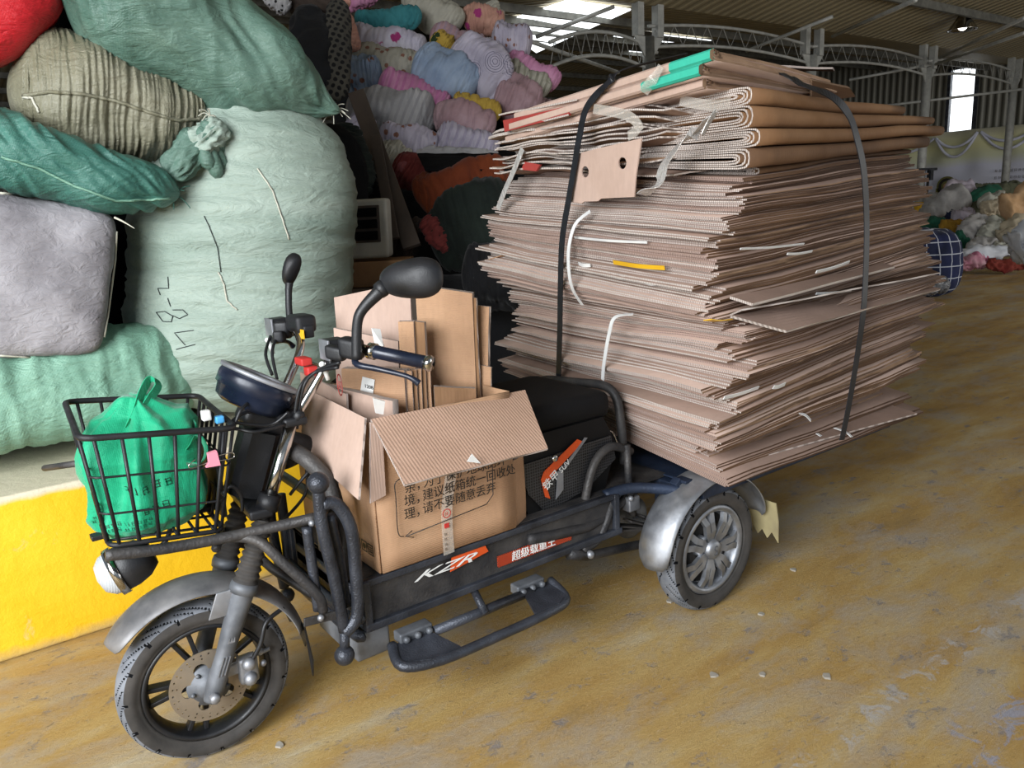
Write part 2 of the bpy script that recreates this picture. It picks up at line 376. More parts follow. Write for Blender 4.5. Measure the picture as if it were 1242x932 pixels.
# yellow painted kerb wall in front of the storage bay
n=NT('yellow wall paint'); n.set(.55,0,.35)
b_=n.ramp(n.noise(3,6),[(.3,srgb('e0b012')),(.7,srgb('eec22c'))])
b_=n.mix(n.ramp(n.noise(7,8,None,.7,1),[(.62,BW(0)),(.7,BW(.6))]),b_,srgb('cdbb8c')); ss=n.sep(); 
topm=n.ramp(ss[2],[(.0,BW(0)),(1,BW(1))]); lowm=n.ramp(n.math('ADD',ss[2],n.math('MULTIPLY',n.noise(14,5),.06)),[(.02,BW(.85)),(.075,BW(0))])
b_=n.mix(lowm,b_,srgb('9a8d78')); tm=n.ramp(n.math('ADD',ss[2],n.math('MULTIPLY',n.noise(9,5),.03)),[(.535,BW(0)),(.55,BW(1))]); b_=n.mix(tm,b_,srgb('cfc6ae'))
n.col(b_); n.bump(n.noise(9,7,None,.7),.6,.012); M['kerb']=n.m
struct(MB().box((1.75,-1.40,.275),(2.7,1.0,.55),bev=.012).build('wall_kerb',M['kerb'],origin=(1.65,-.9,0)))
# far side wall of corrugated sheet
for nm_,ax_ in (('corr','Y'),('corrx','X')):
  n=NT('corrugated wall sheet'); n.set(.55,.2,.4)
  wv=n.wave(1.7,n.vec(),0,'BANDS',ax_); n.col(n.mix(n.ramp(wv,[(.3,BW(.75)),(.6,BW(0))]),n.ramp(n.noise(.6,5),[(.3,srgb('7b7a72')),(.7,srgb('908e84'))]),srgb('55534a'))); n.bump(wv,.9,.05); M[nm_]=n.m
n=NT('corrugated roof sheet'); n.set(.6,.2,.35)
wv=n.wave(1.6,n.vec(),0,'BANDS','X'); n.col(n.mix(n.ramp(wv,[(.3,BW(.6)),(.6,BW(0))]),n.ramp(n.noise(.5,5),[(.3,srgb('958a70')),(.7,srgb('ada183'))]),srgb('6e6550'))); n.bump(wv,.9,.05); M['roofm']=n.m
M['steel']=m_paint('grey steel','5a5a55','77766f',.5,.4,.2,50); M['steelw']=m_paint('pale painted steel','8f908c','a8a8a3',.5,.2,.2,50)
# end wall with one tall bright window; far side wall
WX=-21.0
a0=(-21.000,-8.802,4.232); a1=(-21.000,-8.112,4.127); a2=(-21.000,-8.681,2.558)
wy0,wy1,wz1,wz0=a0[1],a1[1],a0[2]+.0,a2[2]
for y0,y1,z0,z1 in ((-24,wy0,0,7),(wy1,9,0,7),(wy0,wy1,0,wz0),(wy0,wy1,wz1,7)):
    struct(MB().box((WX-.05,(y0+y1)/2,(z0+z1)/2),(.1,abs(y1-y0),z1-z0)).build('wall_far',M['corr'],origin=(WX,(y0+y1)/2,0)))
struct(MB().box((-6,-24.05,3.5),(30,.1,7)).build('wall_side',M['corrx'],origin=(-6,-24,0)))
n=NT('daylit panel and streak glow'); n.b.inputs['Emission Color'].default_value=(.92,.97,1,1); n.b.inputs['Emission Strength'].default_value=2.2; n.col(srgb('e0e4e8')); M['sky']=n.m
wf=MB(); wm=(wy0+wy1)/2; wh=wy1-wy0
for c,sz in (((WX,wm,wz1),(.16,wh,.08)),((WX,wm,wz0),(.16,wh,.08)),((WX,wy0,(wz0+wz1)/2),(.16,.08,wz1-wz0)),((WX,wy1,(wz0+wz1)/2),(.16,.08,wz1-wz0))): wf.box(c,sz)
wf=struct(wf.build('window_1',M['ham'])); MB().box((WX-.05,wm,(wz0+wz1)/2),(.02,wh,wz1-wz0)).build('pane',M['sky'],wf)
# roof: a valley over the row of posts, rising to both sides
PY=-6.4
rz=lambda y:3.98+((.15*(PY-y) if y>-14 else 1.14+.09*(14+y)) if y<PY else .2*(y-PY))
sk=[(-7.281,-10.512,4.597),(-5.664,-6.664,4.020),(-6.919,-6.754,4.033),(-11.534,-14.633,5.215)]
roof=MB().prism([(-22,-22.2,rz(-22.2)),(9,-22.2,rz(-22.2)),(9,PY,rz(PY)),(9,4.5,rz(4.5)),(-22,4.5,rz(4.5)),(-22,PY,rz(PY))],(0,0,.08))
roof=MB()
roof.prism([(-22,-24.2,rz(-24.2)),(9,-24.2,rz(-24.2)),(9,-14,rz(-14)),(-22,-14,rz(-14))],(0,0,.08)); roof.prism([(-22,-14,rz(-14)),(9,-14,rz(-14)),(9,PY,rz(PY)),(-22,PY,rz(PY))],(0,0,.08)); roof.prism([(-22,PY,rz(PY)),(9,PY,rz(PY)),(9,4.5,rz(4.5)),(-22,4.5,rz(4.5))],(0,0,.08))
struct(roof.build('ceiling',M['roofm'],origin=(0,0,0)))
o=MB().prism([(q[0],q[1],rz(q[1])-.03) for q in sk],(0,0,-.02)).build('trim_1',M['sky']); struct(o); o['label']='bright skylight opening in the roof'
for i,(p,q) in enumerate((((-14.201,-13.793,5.089),(-13.559,-12.006,4.821)),((-19.574,-17.879,5.702),(-16.856,-14.109,5.136)),((-10.082,-9.159,4.394),(-11.630,-10.359,4.574)),((-6.339,-7.696,4.174),(-6.172,-7.034,4.075)))):
    p=V(p);q=V(q); p.z-=.04; q.z-=.04
    o=MB().prism([p,(p.x,q.y,q.z),q,(q.x,p.y,p.z)],(0,0,-.02)).build('trim_%d'%(i+2),M['sky']); struct(o)  # glowing strips added to paint the bright highlight streaks on the roof
for i in range(20):
    y=-23.2+i*1.4
    if abs(y-PY)<.3: continue
    struct(MB().box((-6.4,y,rz(y)-.09),(29,.06,.12)).build('trim_%d'%(10+i),M['steel']))
# ---- posts with lattice trusses
posts=[(797,11.25),(993,13.6),(1130,15.8),(1238,18.2)]
px=[-6.9,-10.9,-14.9,-18.9,-22.9]
for i,x in enumerate(px[:4]):
    zt=rz(PY)-.42
    lab=['grey steel post rising behind the left end of the stack top','pale steel post just above the fanned top boxes','pale steel post with clamp and yellow painted foot beside the stack','steel post at the right edge in front of the banner'][i]
    e=empty('steel_post',(x,PY,0),lab,'post','steel roof posts')
    MB().tube([(x,PY,0),(x,PY,zt)],.085,16,smooth=False).build('pole',M['steelw'] if i else M['steel'],e)
    MB().prism([(x-.3,PY,zt),(x+.3,PY,zt),(x+.06,PY,zt-.3),(x-.06,PY,zt-.3)],(0,.02,0)).build('gusset',M['steelw'],e)
    for s_ in (-1,1): MB().box((x+s_*.2,PY,zt+.22),(.12,.12,.44)).build('bracket',M['steelw'],e)
    if i==2:
        MB().tube([(x,PY,0),(x,PY,.95)],.1,16,smooth=False).build('painted_foot',M['yel'],e,'yellow painted foot')
        zc=V((-14.303,-5.979,1.601)).z
        MB().box((x,PY+.12,zc),(.7,.08,.05)).box((x-.1,PY+.14,zc-.12),(.12,.08,.2)).build('clamp',M['ham'],e,'black bolted clamp')
        MB().tube([(x,PY+.15,zc),(x,PY+.15,zc-1.3)],.025).build('cable',M['blackpl'],e)
def truss(x0,x1,y0,y1,za,rise,lab,dep=.35,nseg=22,kind='truss',r=.024):
    e=empty('roof_truss',((x0+x1)/2,(y0+y1)/2,za),lab,'truss','lattice trusses under the roof')
    def P(t,k): return V((x0+(x1-x0)*t,y0+(y1-y0)*t,za+rise*(1-(2*t-1)**2)+(dep if k else 0)))
    MB().tube([P(i/nseg,0) for i in range(nseg+1)],r,8,smooth=False).build('bottom_chord',M['steelw'],e)
    MB().tube([P(i/nseg,1) for i in range(nseg+1)],r,8,smooth=False).build('top_chord',M['steelw'],e)
    mb=MB()
    mb.tube([P(i/nseg,i%2) for i in range(nseg+1)],.008,5,smooth=False); mb.build('lattice',M['steelw'],e)
for i in range(3): truss(px[i],px[i+1],PY,PY,3.42,.12,['arched lattice truss between the two left posts','lattice truss between the two middle posts','lattice truss between the clamp post and right edge post'][i],dep=.28)
ta=V((-5.069,-6.400,2.840)); tb=V((-7.081,-6.400,3.516))
truss(ta.x,tb.x,PY,PY,(ta.z+tb.z)/2-.12,.2,'arched lattice truss rising from behind the pillow bags',dep=.3)
for i,(p,q) in enumerate((((-9.550,-6.731,3.598),(-9.803,-5.350,3.873)),((-10.923,-6.035,3.801),(-7.641,-2.980,3.386)),((-14.771,-6.111,3.708),(-10.939,-3.139,3.510)),((-14.792,-6.192,3.601),(-12.074,-3.572,3.485)),((-13.770,-7.405,3.437),(-14.834,-6.294,3.619)),((-15.076,-7.586,2.970),(-17.716,-5.709,3.188)),((-5.480,-7.172,3.593),(-6.422,-6.582,3.951)),((-3.767,-5.801,3.306),(-7.061,-7.174,3.208)))):
    tag(MB().tube([p,q],.028,8,smooth=False).build('brace_rod',M['steelw']),['thin brace rod slanting up above the green box ends','long brace rod rising right of the second post','upper of two brace rods from the clamp post to the right','lower of two brace rods from the clamp post to the right','short brace rod between second and clamp posts','horizontal rod across the far corrugated wall','brace rod crossing below the bright skylight','yellowish brace rod falling behind the pillow bags'][i],'rod','thin brace rods under the roof')
# high bay lamp
lp=V((-13.586,-5.176,4.073)); e=empty('high_bay_lamp',lp,'small round high bay lamp hanging from the roof at upper right','lamp')
MB().lathe([(.05,.22),(.09,.1),(.24,-.12),(.25,-.13),(.22,-.12),(.02,.05)],lp,(0,0,1),24).build('reflector',M['chrome'],e)
n=NT('lamp bulb'); n.b.inputs['Emission Color'].default_value=(1,.95,.85,1); n.b.inputs['Emission Strength'].default_value=6; M['bulb']=n.m
MB().sphere(lp+V((0,0,-.06)),.08).build('bulb',M['bulb'],e); MB().tube([lp+V((0,0,.2)),lp+V((0,0,.75))],.012).build('hanger',M['steel'],e)
# banner on the far wall
n=NT('banner cloth'); n.set(.7,0,.2); q=n.sep(); z=n.math('ADD',q[2],n.math('MULTIPLY',n.noise(.8,2),.3))
n.col(n.ramp(n.math('DIVIDE',z,3),[(.6,srgb('d0d2e2')),(.68,srgb('cdd0b4')),(.8,srgb('d2d0a0')),(.93,srgb('c4c0ac'))])); n.bump(n.wave(.35,n.vec((1,1,1)),5,'RINGS'),.5,.15); M['banner']=n.m
mb=MB(); P=[];F=[]; nx,nzz=60,12; Y0,Y1=-11.2,-3.5; zt=2.62
for i in range(nx+1):
    for k in range(nzz+1):
        t=i/nx; h=k/nzz
        P.append((-20.75+.05*math.sin(t*50+h*6)*h+.05*h*math.sin(t*17),Y0+(Y1-Y0)*t,.2+(zt-.2)*h))
for i in range(nx):
    for k in range(nzz): a=i*(nzz+1)+k; F.append((a,a+1,a+nzz+2,a+nzz+1))
mb.add(P,F); bn=mb.build('hanging_banner',M['banner'],None,origin=(-20.75,-7.3,0)); tag(bn,'pale lilac and yellow banner draped along the far wall','banner')
sm=bn.modifiers.new('thickness','SOLIDIFY'); sm.thickness=.01
sw=MB()
for pa,pb,dr in (((-20.650,-8.922,2.472),(-20.650,-7.858,2.540),.3),((-20.650,-8.922,2.472),(-20.650,-7.858,2.540),.55),((-20.650,-7.778,2.533),(-20.650,-6.419,2.596),.3),((-20.650,-7.778,2.533),(-20.650,-6.419,2.596),.5),((-20.650,-10.666,2.537),(-20.650,-8.966,2.475),.35)):
    pa,pb=V(pa),V(pb); sw.tube([pa.lerp(pb,t/8)-V((0,0,dr*(1-(t/4-1)**2))) for t in range(9)],.035,8)
sw.build('swag',M['banner'],bn)
mb=MB(); o0=V((-20.600,-7.607,1.388))
for k,l in enumerate((16,14,9)): strokes(mb,l,.085,o0+V((0,.25,.1-.17*k)),(0,1,0),(0,0,1),k,.004)
mb.build('printed_text',M['ink'],bn)
em=V((-20.600,-8.527,1.201)); mb=MB(); Xb,Yb=(0,1,0),(0,0,1)
plate(mb,[circ2(0,0,.26)],.01,em,Xb,Yb,0); plate(mb,[[(-.28,-.5),(.28,-.5),(.28,-.05),(-.28,-.05)]],.01,em,Xb,Yb,0); plate(mb,[circ2(0,0,.21),circ2(0,0,.14)],.012,em+V((.008,0,0)),Xb,Yb,1); plate(mb,[circ2(0,0,.08)],.012,em+V((.008,0,0)),Xb,Yb,2)
M['olive']=pm('olive emblem print','6b6a3a',rough=.7); mb.build('emblem',[M['olive'],M['ink'],M['kraft']],bn)
# ---------------------------------------------------------------- textile waste at far right
cl={k:m_cloth('cloth '+k,a,b) for k,a,b in (('grey','8f8d8c','a9a7a5'),('dgreen','1c4a3a','265c48'),('khaki','4d5040','5d5f4c'),('pale','9fa096','b0afa4'),('cream','b2a690','c2b7a0'),('peach','b08e68','c4a380'),('rose','a8627c','c09aa4'),('whiteb','b5bac4','c9ccd2'),('ochre','8b6a25','a07c30'),('navy','1a1f33','232a44'),('lilac','a39aa6','b6adb8'),('red','6a2420','7e3a30'))}
far=[('green bag','dark green bag lying across the top of the far heap',((-13.320,-5.072,0.802),(-14.156,-4.567,1.181),0.166),'dgreen'),
('cloth_bundle','dark khaki bundle on the crest of the far heap',((-14.254,-5.103,1.080),(-14.813,-4.699,1.106),0.172),'khaki'),
('cloth_bundle','crumpled grey cloth bundle left of the green bag',((-12.661,-5.164,0.763),(-13.302,-4.764,1.014),0.325),'grey'),
('cloth_bundle','pinkish grey bundle behind the crumpled grey one',((-13.559,-5.351,1.053),(-14.134,-4.953,1.138),0.216),'lilac'),
('cloth_bundle','flat pale bundle below the green bag',((-13.023,-4.444,0.958),(-13.428,-4.164,1.018),0.115),'pale'),
('cloth_bundle','cream bundle in the middle of the far heap',((-12.720,-4.252,0.842),(-13.091,-3.992,0.888),0.127),'cream'),
('cloth_bundle','peach blanket heap at the right frame edge',((-11.990,-3.644,0.849),(-12.547,-3.313,1.124),0.210),'peach'),
('cloth_bundle','rounded lilac bundle in front of the crumpled one',((-12.100,-4.419,0.725),(-12.397,-4.211,0.761),0.152),'lilac'),
('cloth_bundle','small navy cloth peeking from the far heap',((-12.322,-4.627,0.688),(-12.472,-4.538,0.762),0.099),'navy'),
('cloth_bundle','dark green cloth low beside the yellow post foot',((-11.753,-4.761,0.583),(-12.107,-4.526,0.671),0.140),'dgreen'),
('cloth_bundle','ochre yellow cloth low in the far heap',((-11.581,-4.380,0.592),(-11.941,-4.132,0.650),0.108),'ochre'),
('cloth_bundle','white and grey quilt roll right of the ochre cloth',((-11.394,-3.959,0.421),(-11.787,-3.774,0.784),0.144),'grey'),
('cloth_bundle','pale rolled quilt at the centre of the far heap',((-11.423,-3.690,0.447),(-11.762,-3.516,0.706),0.129),'pale'),
('cloth_bundle','cream rolled quilt by the right frame edge',((-11.451,-3.416,0.447),(-11.881,-3.164,0.670),0.178),'cream'),
('cloth_bundle','grey quilt fold above the pink cloth',((-11.023,-3.702,0.349),(-11.438,-3.404,0.373),0.127),'grey'),
('cloth_bundle','pale quilt fold above the white cloth at right',((-11.131,-3.353,0.296),(-11.547,-3.068,0.369),0.112),'pale'),
('cloth_bundle','dark green cloth beside the checked bag',((-11.198,-4.078,0.330),(-11.472,-3.908,0.442),0.131),'dgreen'),
('cloth_bundle','white crumpled cloth on top of the pink cloth',((-10.348,-3.534,0.256),(-11.124,-2.978,0.303),0.110),'whiteb'),
('cloth_bundle','rose pink cloth on the floor edge of the far heap',((-10.183,-3.498,0.151),(-10.620,-3.189,0.195),0.097),'rose'),
('cloth_bundle','faded red cloth on the floor edge at right',((-10.461,-3.163,0.137),(-10.943,-2.807,0.131),0.084),'red'),
('cloth_bundle','plump grey white sack cut by the right frame edge',((-9.744,-2.493,0.406),(-10.017,-2.334,0.550),0.263),'whiteb'),
('cloth_bundle','grey cloth behind the crest of the far heap',((-14.806,-4.936,1.023),(-15.281,-4.632,1.181),0.158),'khaki'),
('cloth_bundle','grey cloth at the left foot of the far heap',((-11.109,-4.398,0.332),(-11.447,-4.174,0.416),0.187),'grey'),
('cloth_bundle','grey cloth between quilt rolls and green cloth',((-11.770,-4.327,0.447),(-12.116,-4.097,0.532),0.177),'lilac'),
('cloth_bundle','dark filling cloth under the crest bundle',((-13.298,-4.684,0.723),(-14.022,-4.165,0.765),0.222),'khaki')]

for i,(nm,lab,(a,b,w_),mk) in enumerate(far):
    big=w_>.12
    sack(nm.replace(' ','_'),lab,'bundle' if 'bundle' in nm else 'bag',a,b,w_,w_*1.15,cl[mk],'textile waste heaped at the far right',amp=.05,wr='mix',f=7,seed=i,res=(40,30),lump=.35,sec=2.2)
# dark heap that carries the bundles (nobody could count what is in it)
hp=MB()
# checked bag beside the stack
a,b,w_=((-7.620,-3.167,0.424),(-8.346,-2.609,0.339),0.429)
M['check']=m_cloth('navy cloth with white checks','1a2036','20274a',pat='grid',pc='a9adb8',ps=7)
o,_=sack('checked_bag','navy blue checked bag with thin white grid lines behind the stack','bag',a,b,w_,.42,M['check'],amp=.02,wr='mix',seed=3,sec=2.8,pw=4)
a,b,w_=((-7.152,-2.669,0.155),(-7.602,-2.353,0.202),0.096)
sack('plastic_sheet','grey crumpled plastic sheet on the floor under the checked bag','sheet',a,b,w_,.1,pm('grey plastic film','5a5c60','77787c',rough=.3,bs=.5,bsc=20),amp=.03,wr='mix',seed=5,f=9)
# ---------------------------------------------------------------- big woven sacks in the bay
M['w_light']=m_woven('woven plastic pale green','8a9c90','a8b7ab',.42,sc=2.2,stretch=(.5,.5,3))
M['w_mint']=m_woven('woven plastic mint green','6b9884','86b09a',.4)
M['w_green']=m_woven('woven plastic green','46665a','708c7e',.33,stretch=(1,1,1))
M['w_teal']=m_woven('woven plastic teal','2c5f56','4d7d70',.34)
M['w_khaki']=m_woven('woven plastic khaki','75725c','8c8a78',.34)
M['w_red']=m_woven('woven plastic red','b0141e','c8242e',.4)
M['felt']=m_cloth('grey felted cloth','6c696d','99969a',bump=1.0)
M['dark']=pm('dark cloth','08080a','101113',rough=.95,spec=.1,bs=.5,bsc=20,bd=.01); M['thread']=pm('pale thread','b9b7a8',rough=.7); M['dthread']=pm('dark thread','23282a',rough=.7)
def sk_(*a,**k): return sack(*a,**k)
big,fr=sack('woven_sack','large pale green woven sack standing upright with knotted neck and pen marks','sack',(.955,-1.38,.568),(0.765,-1.400,1.876),.445,.44,M['w_light'],pw=5.5,pt=5.5,sec=2.4,amp=.012,wr='cross',f=9,seed=1,res=(150,120),lump=.06,ew=.5)
def on(mesh_o,px_pt,off=.004):
    # point on a sack's surface seen from the front: ray from the bay opening
    return px_pt
# knotted neck of the big sack, bunched up at its top left corner
nk=MB(); kc=V((1.054,-1.020,1.681))
for i in range(9):
    a_=i*.7; nk.tube([kc+V((.0,.0,0))+V((.02*math.cos(a_),.01,.02*math.sin(a_))),kc+V((.05*math.cos(a_)-.02,.03*math.sin(i),.07*math.sin(a_)-.06)),kc+V((-.13+.10*math.cos(a_*1.3)+.0,-.05+.02*math.cos(i),-.10+.05*math.sin(a_)))],[.018,.028,.012],8)
nk.build('knotted_neck',M['w_green'],big)
sack('neck_bunch',None,None,(1.114,-1.000,1.617),(0.993,-1.000,1.708),.05,.045,M['w_light'],amp=.02,wr='long',f=6,seed=4,res=(36,40),parent=None)
bpy.data.objects['neck_bunch'].parent=big; bpy.data.objects['neck_bunch'].location-=big.location
sack('gathered_mouth',None,None,(1.202,-1.020,1.527),(1.060,-1.020,1.681),.055,.04,M['w_green'],amp=.02,wr='long',f=7,seed=9,res=(36,40))
bpy.data.objects['gathered_mouth'].parent=big; bpy.data.objects['gathered_mouth'].location-=big.location

# sack siblings in the bay; list: name,label,ends,half width,half thick,material,options
kb=sack('woven_sack','khaki woven sack with a stitched seam lying under the green one','sack',(1.620,-1.250,1.835),(0.963,-1.220,1.743),.235,.24,M['w_khaki'],pw=3,pt=2.6,sec=2.1,amp=.010,wr='cross',f=22,seed=11,res=(220,90),lump=.10,ew=.55,tap=.25)[0]
gt=sack('woven_sack','glossy green woven sack at the top with frayed tip pointing right','sack',(1.409,-1.150,2.296),(0.500,-1.080,1.768),.285,.26,M['w_green'],pw=2.6,pt=2.4,sec=2.1,amp=.024,wr='drape',f=3.2,seed=23,res=(190,140),lump=.14,ew=.6,bend=-.05,tap=.62)[0]
tl=sack('woven_sack','teal woven sack squashed flat on top of the grey bale','sack',(1.806,-1.120,1.688),(1.172,-1.030,1.467),.128,.2,M['w_teal'],pw=5,pt=3,sec=2.4,amp=.017,wr='drape',f=5,seed=31,res=(180,90),lump=.15,bend=-.015,tap=.5)[0]
rd=sack('woven_sack','red sack cut off by the top left corner','sack',(1.781,-1.200,1.940),(1.469,-1.200,2.252),.17,.16,M['w_red'],pw=3,amp=.015,wr='ends',f=5,seed=41,res=(60,48))[0]
mt=sack('woven_sack','mint green woven sack lying lowest on the yellow kerb','sack',(2.3,-1.40,.785),(1.10,-1.42,.785),.205,.42,M['w_mint'],pw=6,pt=4,sec=3.4,amp=.014,wr='cross',f=7,seed=51,res=(130,100),lump=.05)[0]
# dark sacks that fill the back of the bay
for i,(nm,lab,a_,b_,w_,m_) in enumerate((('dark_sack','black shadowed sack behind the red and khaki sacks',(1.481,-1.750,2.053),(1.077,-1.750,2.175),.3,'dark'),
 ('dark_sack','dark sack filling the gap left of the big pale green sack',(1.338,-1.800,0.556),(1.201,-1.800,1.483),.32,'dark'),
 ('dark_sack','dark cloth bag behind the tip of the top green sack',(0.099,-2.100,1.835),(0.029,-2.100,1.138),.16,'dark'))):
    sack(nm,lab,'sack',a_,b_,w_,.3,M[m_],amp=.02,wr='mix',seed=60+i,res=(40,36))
# seams and threads
def thr(pts,r=.004,m='thread',nm='stitched_seam',par=None,seg=6): return MB().tube(pts,r,seg).build(nm,M[m],par)
def surf(o,px_pts,lift=.004):
    # drop points on the sack's surface along the direction it faces
    me=o.data; from mathutils.bvhtree import BVHTree
    bvh=BVHTree.FromPolygons([v.co+o.location for v in me.vertices],[list(p.vertices) for p in me.polygons]); out=[]
    for p in px_pts:
        p=V(p); d=(p-CAM).normalized(); h=bvh.ray_cast(CAM,d)
        if h[0] is not None: out.append(h[0]+h[1]*lift*(1 if h[1].dot(d)<0 else -1))
    return out
def seam(o,pts,r=.004,m='thread',nm='stitched_seam',lift=.004,dense=10):
    q=[]
    for a,b in zip(pts,pts[1:]):
        for t in range(dense): q.append(V(a).lerp(V(b),t/dense))
    q.append(V(pts[-1])); q=surf(o,q,lift)
    if len(q)>2: MB().tube(q,r,6,smooth=False).build(nm,M[m],o)
seam(kb,[(1.602,-1.000,1.782),(1.532,-1.000,1.795),(1.438,-1.000,1.793),(1.342,-1.000,1.776),(1.244,-1.000,1.742),(1.153,-1.000,1.716),(1.068,-1.000,1.724)],.006,'w_khaki')
seam(kb,[(1.607,-1.000,1.777),(1.580,-1.000,1.776),(1.569,-1.000,1.734)],.004,'thread','loose_thread')
seam(tl,[(1.694,-1.000,1.599),(1.592,-1.000,1.561),(1.506,-1.000,1.507),(1.390,-1.000,1.455),(1.285,-1.000,1.454),(1.217,-1.000,1.457)],.004,'w_mint')
seam(big,[(0.892,-1.000,1.549),(0.845,-1.000,1.473),(0.823,-1.000,1.381),(0.802,-1.000,1.287)],.003,'thread','loose_thread')
seam(big,[(1.082,-1.000,1.186),(1.067,-1.000,1.139),(1.066,-1.000,1.078),(1.031,-1.000,1.040)],.003,'thread','loose_thread')
seam(big,[(1.105,-1.000,1.389),(1.089,-1.000,1.335),(1.073,-1.000,1.275),(1.073,-1.000,1.185)],.0015,'dthread','loose_thread')
for st in ([(1.258,-1.000,1.185),(1.261,-1.000,1.144),(1.297,-1.000,1.148),(1.292,-1.000,1.124)],[(1.269,-1.000,1.110),(1.264,-1.000,1.080)],[(1.314,-1.000,1.065),(1.297,-1.000,1.030),(1.269,-1.000,1.024),(1.261,-1.000,1.044),(1.286,-1.000,1.065),(1.314,-1.000,1.065)],[(1.258,-1.000,1.067),(1.224,-1.000,1.063),(1.210,-1.000,1.043),(1.240,-1.000,1.032),(1.263,-1.000,1.047)],[(1.197,-1.000,0.984),(1.264,-1.000,0.984),(1.233,-1.000,0.935)],[(1.199,-1.000,0.932),(1.266,-1.000,0.924)]):
    seam(big,st,.0016,'dthread','pen_mark',.003,6)
def fray(o,p,n,L,seed,m='thread'):
    rn=random.Random(seed); mb=MB(); p=V(p)
    for i in range(n):
        d=V((rn.uniform(-1,1),rn.uniform(-.4,.6),rn.uniform(-1,.6)))*L; mb.tube([p,p+d*.5+V((0,0,.01)),p+d],.0018,4)
    mb.build('frayed_threads',M[m],o)
fray(gt,(0.515,-1.100,1.776),14,.06,3); fray(big,(1.038,-1.000,1.735),12,.05,4); fray(tl,(1.189,-1.030,1.465),8,.06,5,'w_teal')
fray(mt,(1.546,-1.150,0.856),16,.025,6); fray(mt,(1.504,-1.100,0.835),16,.02,7,'dthread')
# grey bale: a soft cube with piped seams
bx=lambda s:s
gb=MB(); P=[];F=[]; nn=26
cA=[V(q) for q in ((1.839,-1.000,1.524),(1.384,-0.980,1.414),(1.508,-0.980,0.935),(1.932,-1.000,0.983))]
dep=V((-.04,-.42,0))
bm=bmesh.new(); bmesh.ops.create_cube(bm,size=2); bmesh.ops.subdivide_edges(bm,edges=bm.edges[:],cuts=24,use_grid_fill=True)
vvv=[]
for v in bm.verts:
    x,y,z=v.co; r=max(abs(x),abs(y),abs(z)); 
    bul=1; k=9.0; nrm=(abs(x)**k+abs(y)**k+abs(z)**k)**(1/k); x,y,z=x/nrm*1.0,y/nrm,z/nrm
    u_=(x+1)/2; w_=(1-z)/2; d_=(1-y)/2   # y=+1 front
    top=cA[0].lerp(cA[1],u_); bot=cA[3].lerp(cA[2],u_); p=top.lerp(bot,w_)+dep*d_
    if y>.5: p+=V((0,.03,0))*(1-x*x)*(1-z*z)
    g=nz(p.x*9+3,p.y*9,p.z*14)*.6+nz(p.x*22,p.y*22,p.z*22)*.3-abs(nz(p.x*7+p.z*6,p.y*5,p.z*7))*.8
    n0=V((x,y,z)).normalized(); vvv.append(p+V((n0.x,n0.y,n0.z))*g*.012)
bm.verts.index_update(); F=[[v.index for v in f.verts] for f in bm.faces]; bm.free()
gbo=MB().add(vvv,F).build('felt_bale',M['felt']); tag(gbo,'square grey felt bale with white seam stitches under the teal sack','bale')
seam(gbo,[(1.721,-0.950,1.484),(1.590,-0.950,1.469),(1.476,-0.950,1.438),(1.407,-0.950,1.403)],.004); seam(gbo,[(1.405,-0.950,1.398),(1.435,-0.950,1.248),(1.480,-0.950,1.087),(1.520,-0.950,0.957)],.003); seam(gbo,[(1.803,-0.950,0.995),(1.670,-0.950,0.964),(1.539,-0.950,0.943)],.003)
MB().tube([(1.420,-0.900,1.398),(1.399,-0.880,1.383),(1.373,-0.860,1.360)],[.004,.003,.001],6).build('loose_thread',M['thread'],gbo)
# ---------------------------------------------------------------- pillow bags
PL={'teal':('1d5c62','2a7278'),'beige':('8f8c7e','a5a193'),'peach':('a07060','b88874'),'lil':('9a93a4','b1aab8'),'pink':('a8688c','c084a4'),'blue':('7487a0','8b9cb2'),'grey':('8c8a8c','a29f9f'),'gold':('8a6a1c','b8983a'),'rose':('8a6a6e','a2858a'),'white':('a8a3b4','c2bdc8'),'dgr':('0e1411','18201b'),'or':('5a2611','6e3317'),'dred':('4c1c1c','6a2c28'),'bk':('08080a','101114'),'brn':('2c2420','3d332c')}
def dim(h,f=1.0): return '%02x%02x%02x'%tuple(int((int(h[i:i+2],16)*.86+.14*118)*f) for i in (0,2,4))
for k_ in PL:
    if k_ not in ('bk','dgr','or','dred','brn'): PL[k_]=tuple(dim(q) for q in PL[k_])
def pmtl(k,pat=None,pc=None,ps=14): 
    nm='pillow %s %s'%(k,pat)
    if nm not in M: M[nm]=m_cloth(nm,PL[k][0],PL[k][1],pat=pat,pc=pc,ps=ps)
    return M[nm]
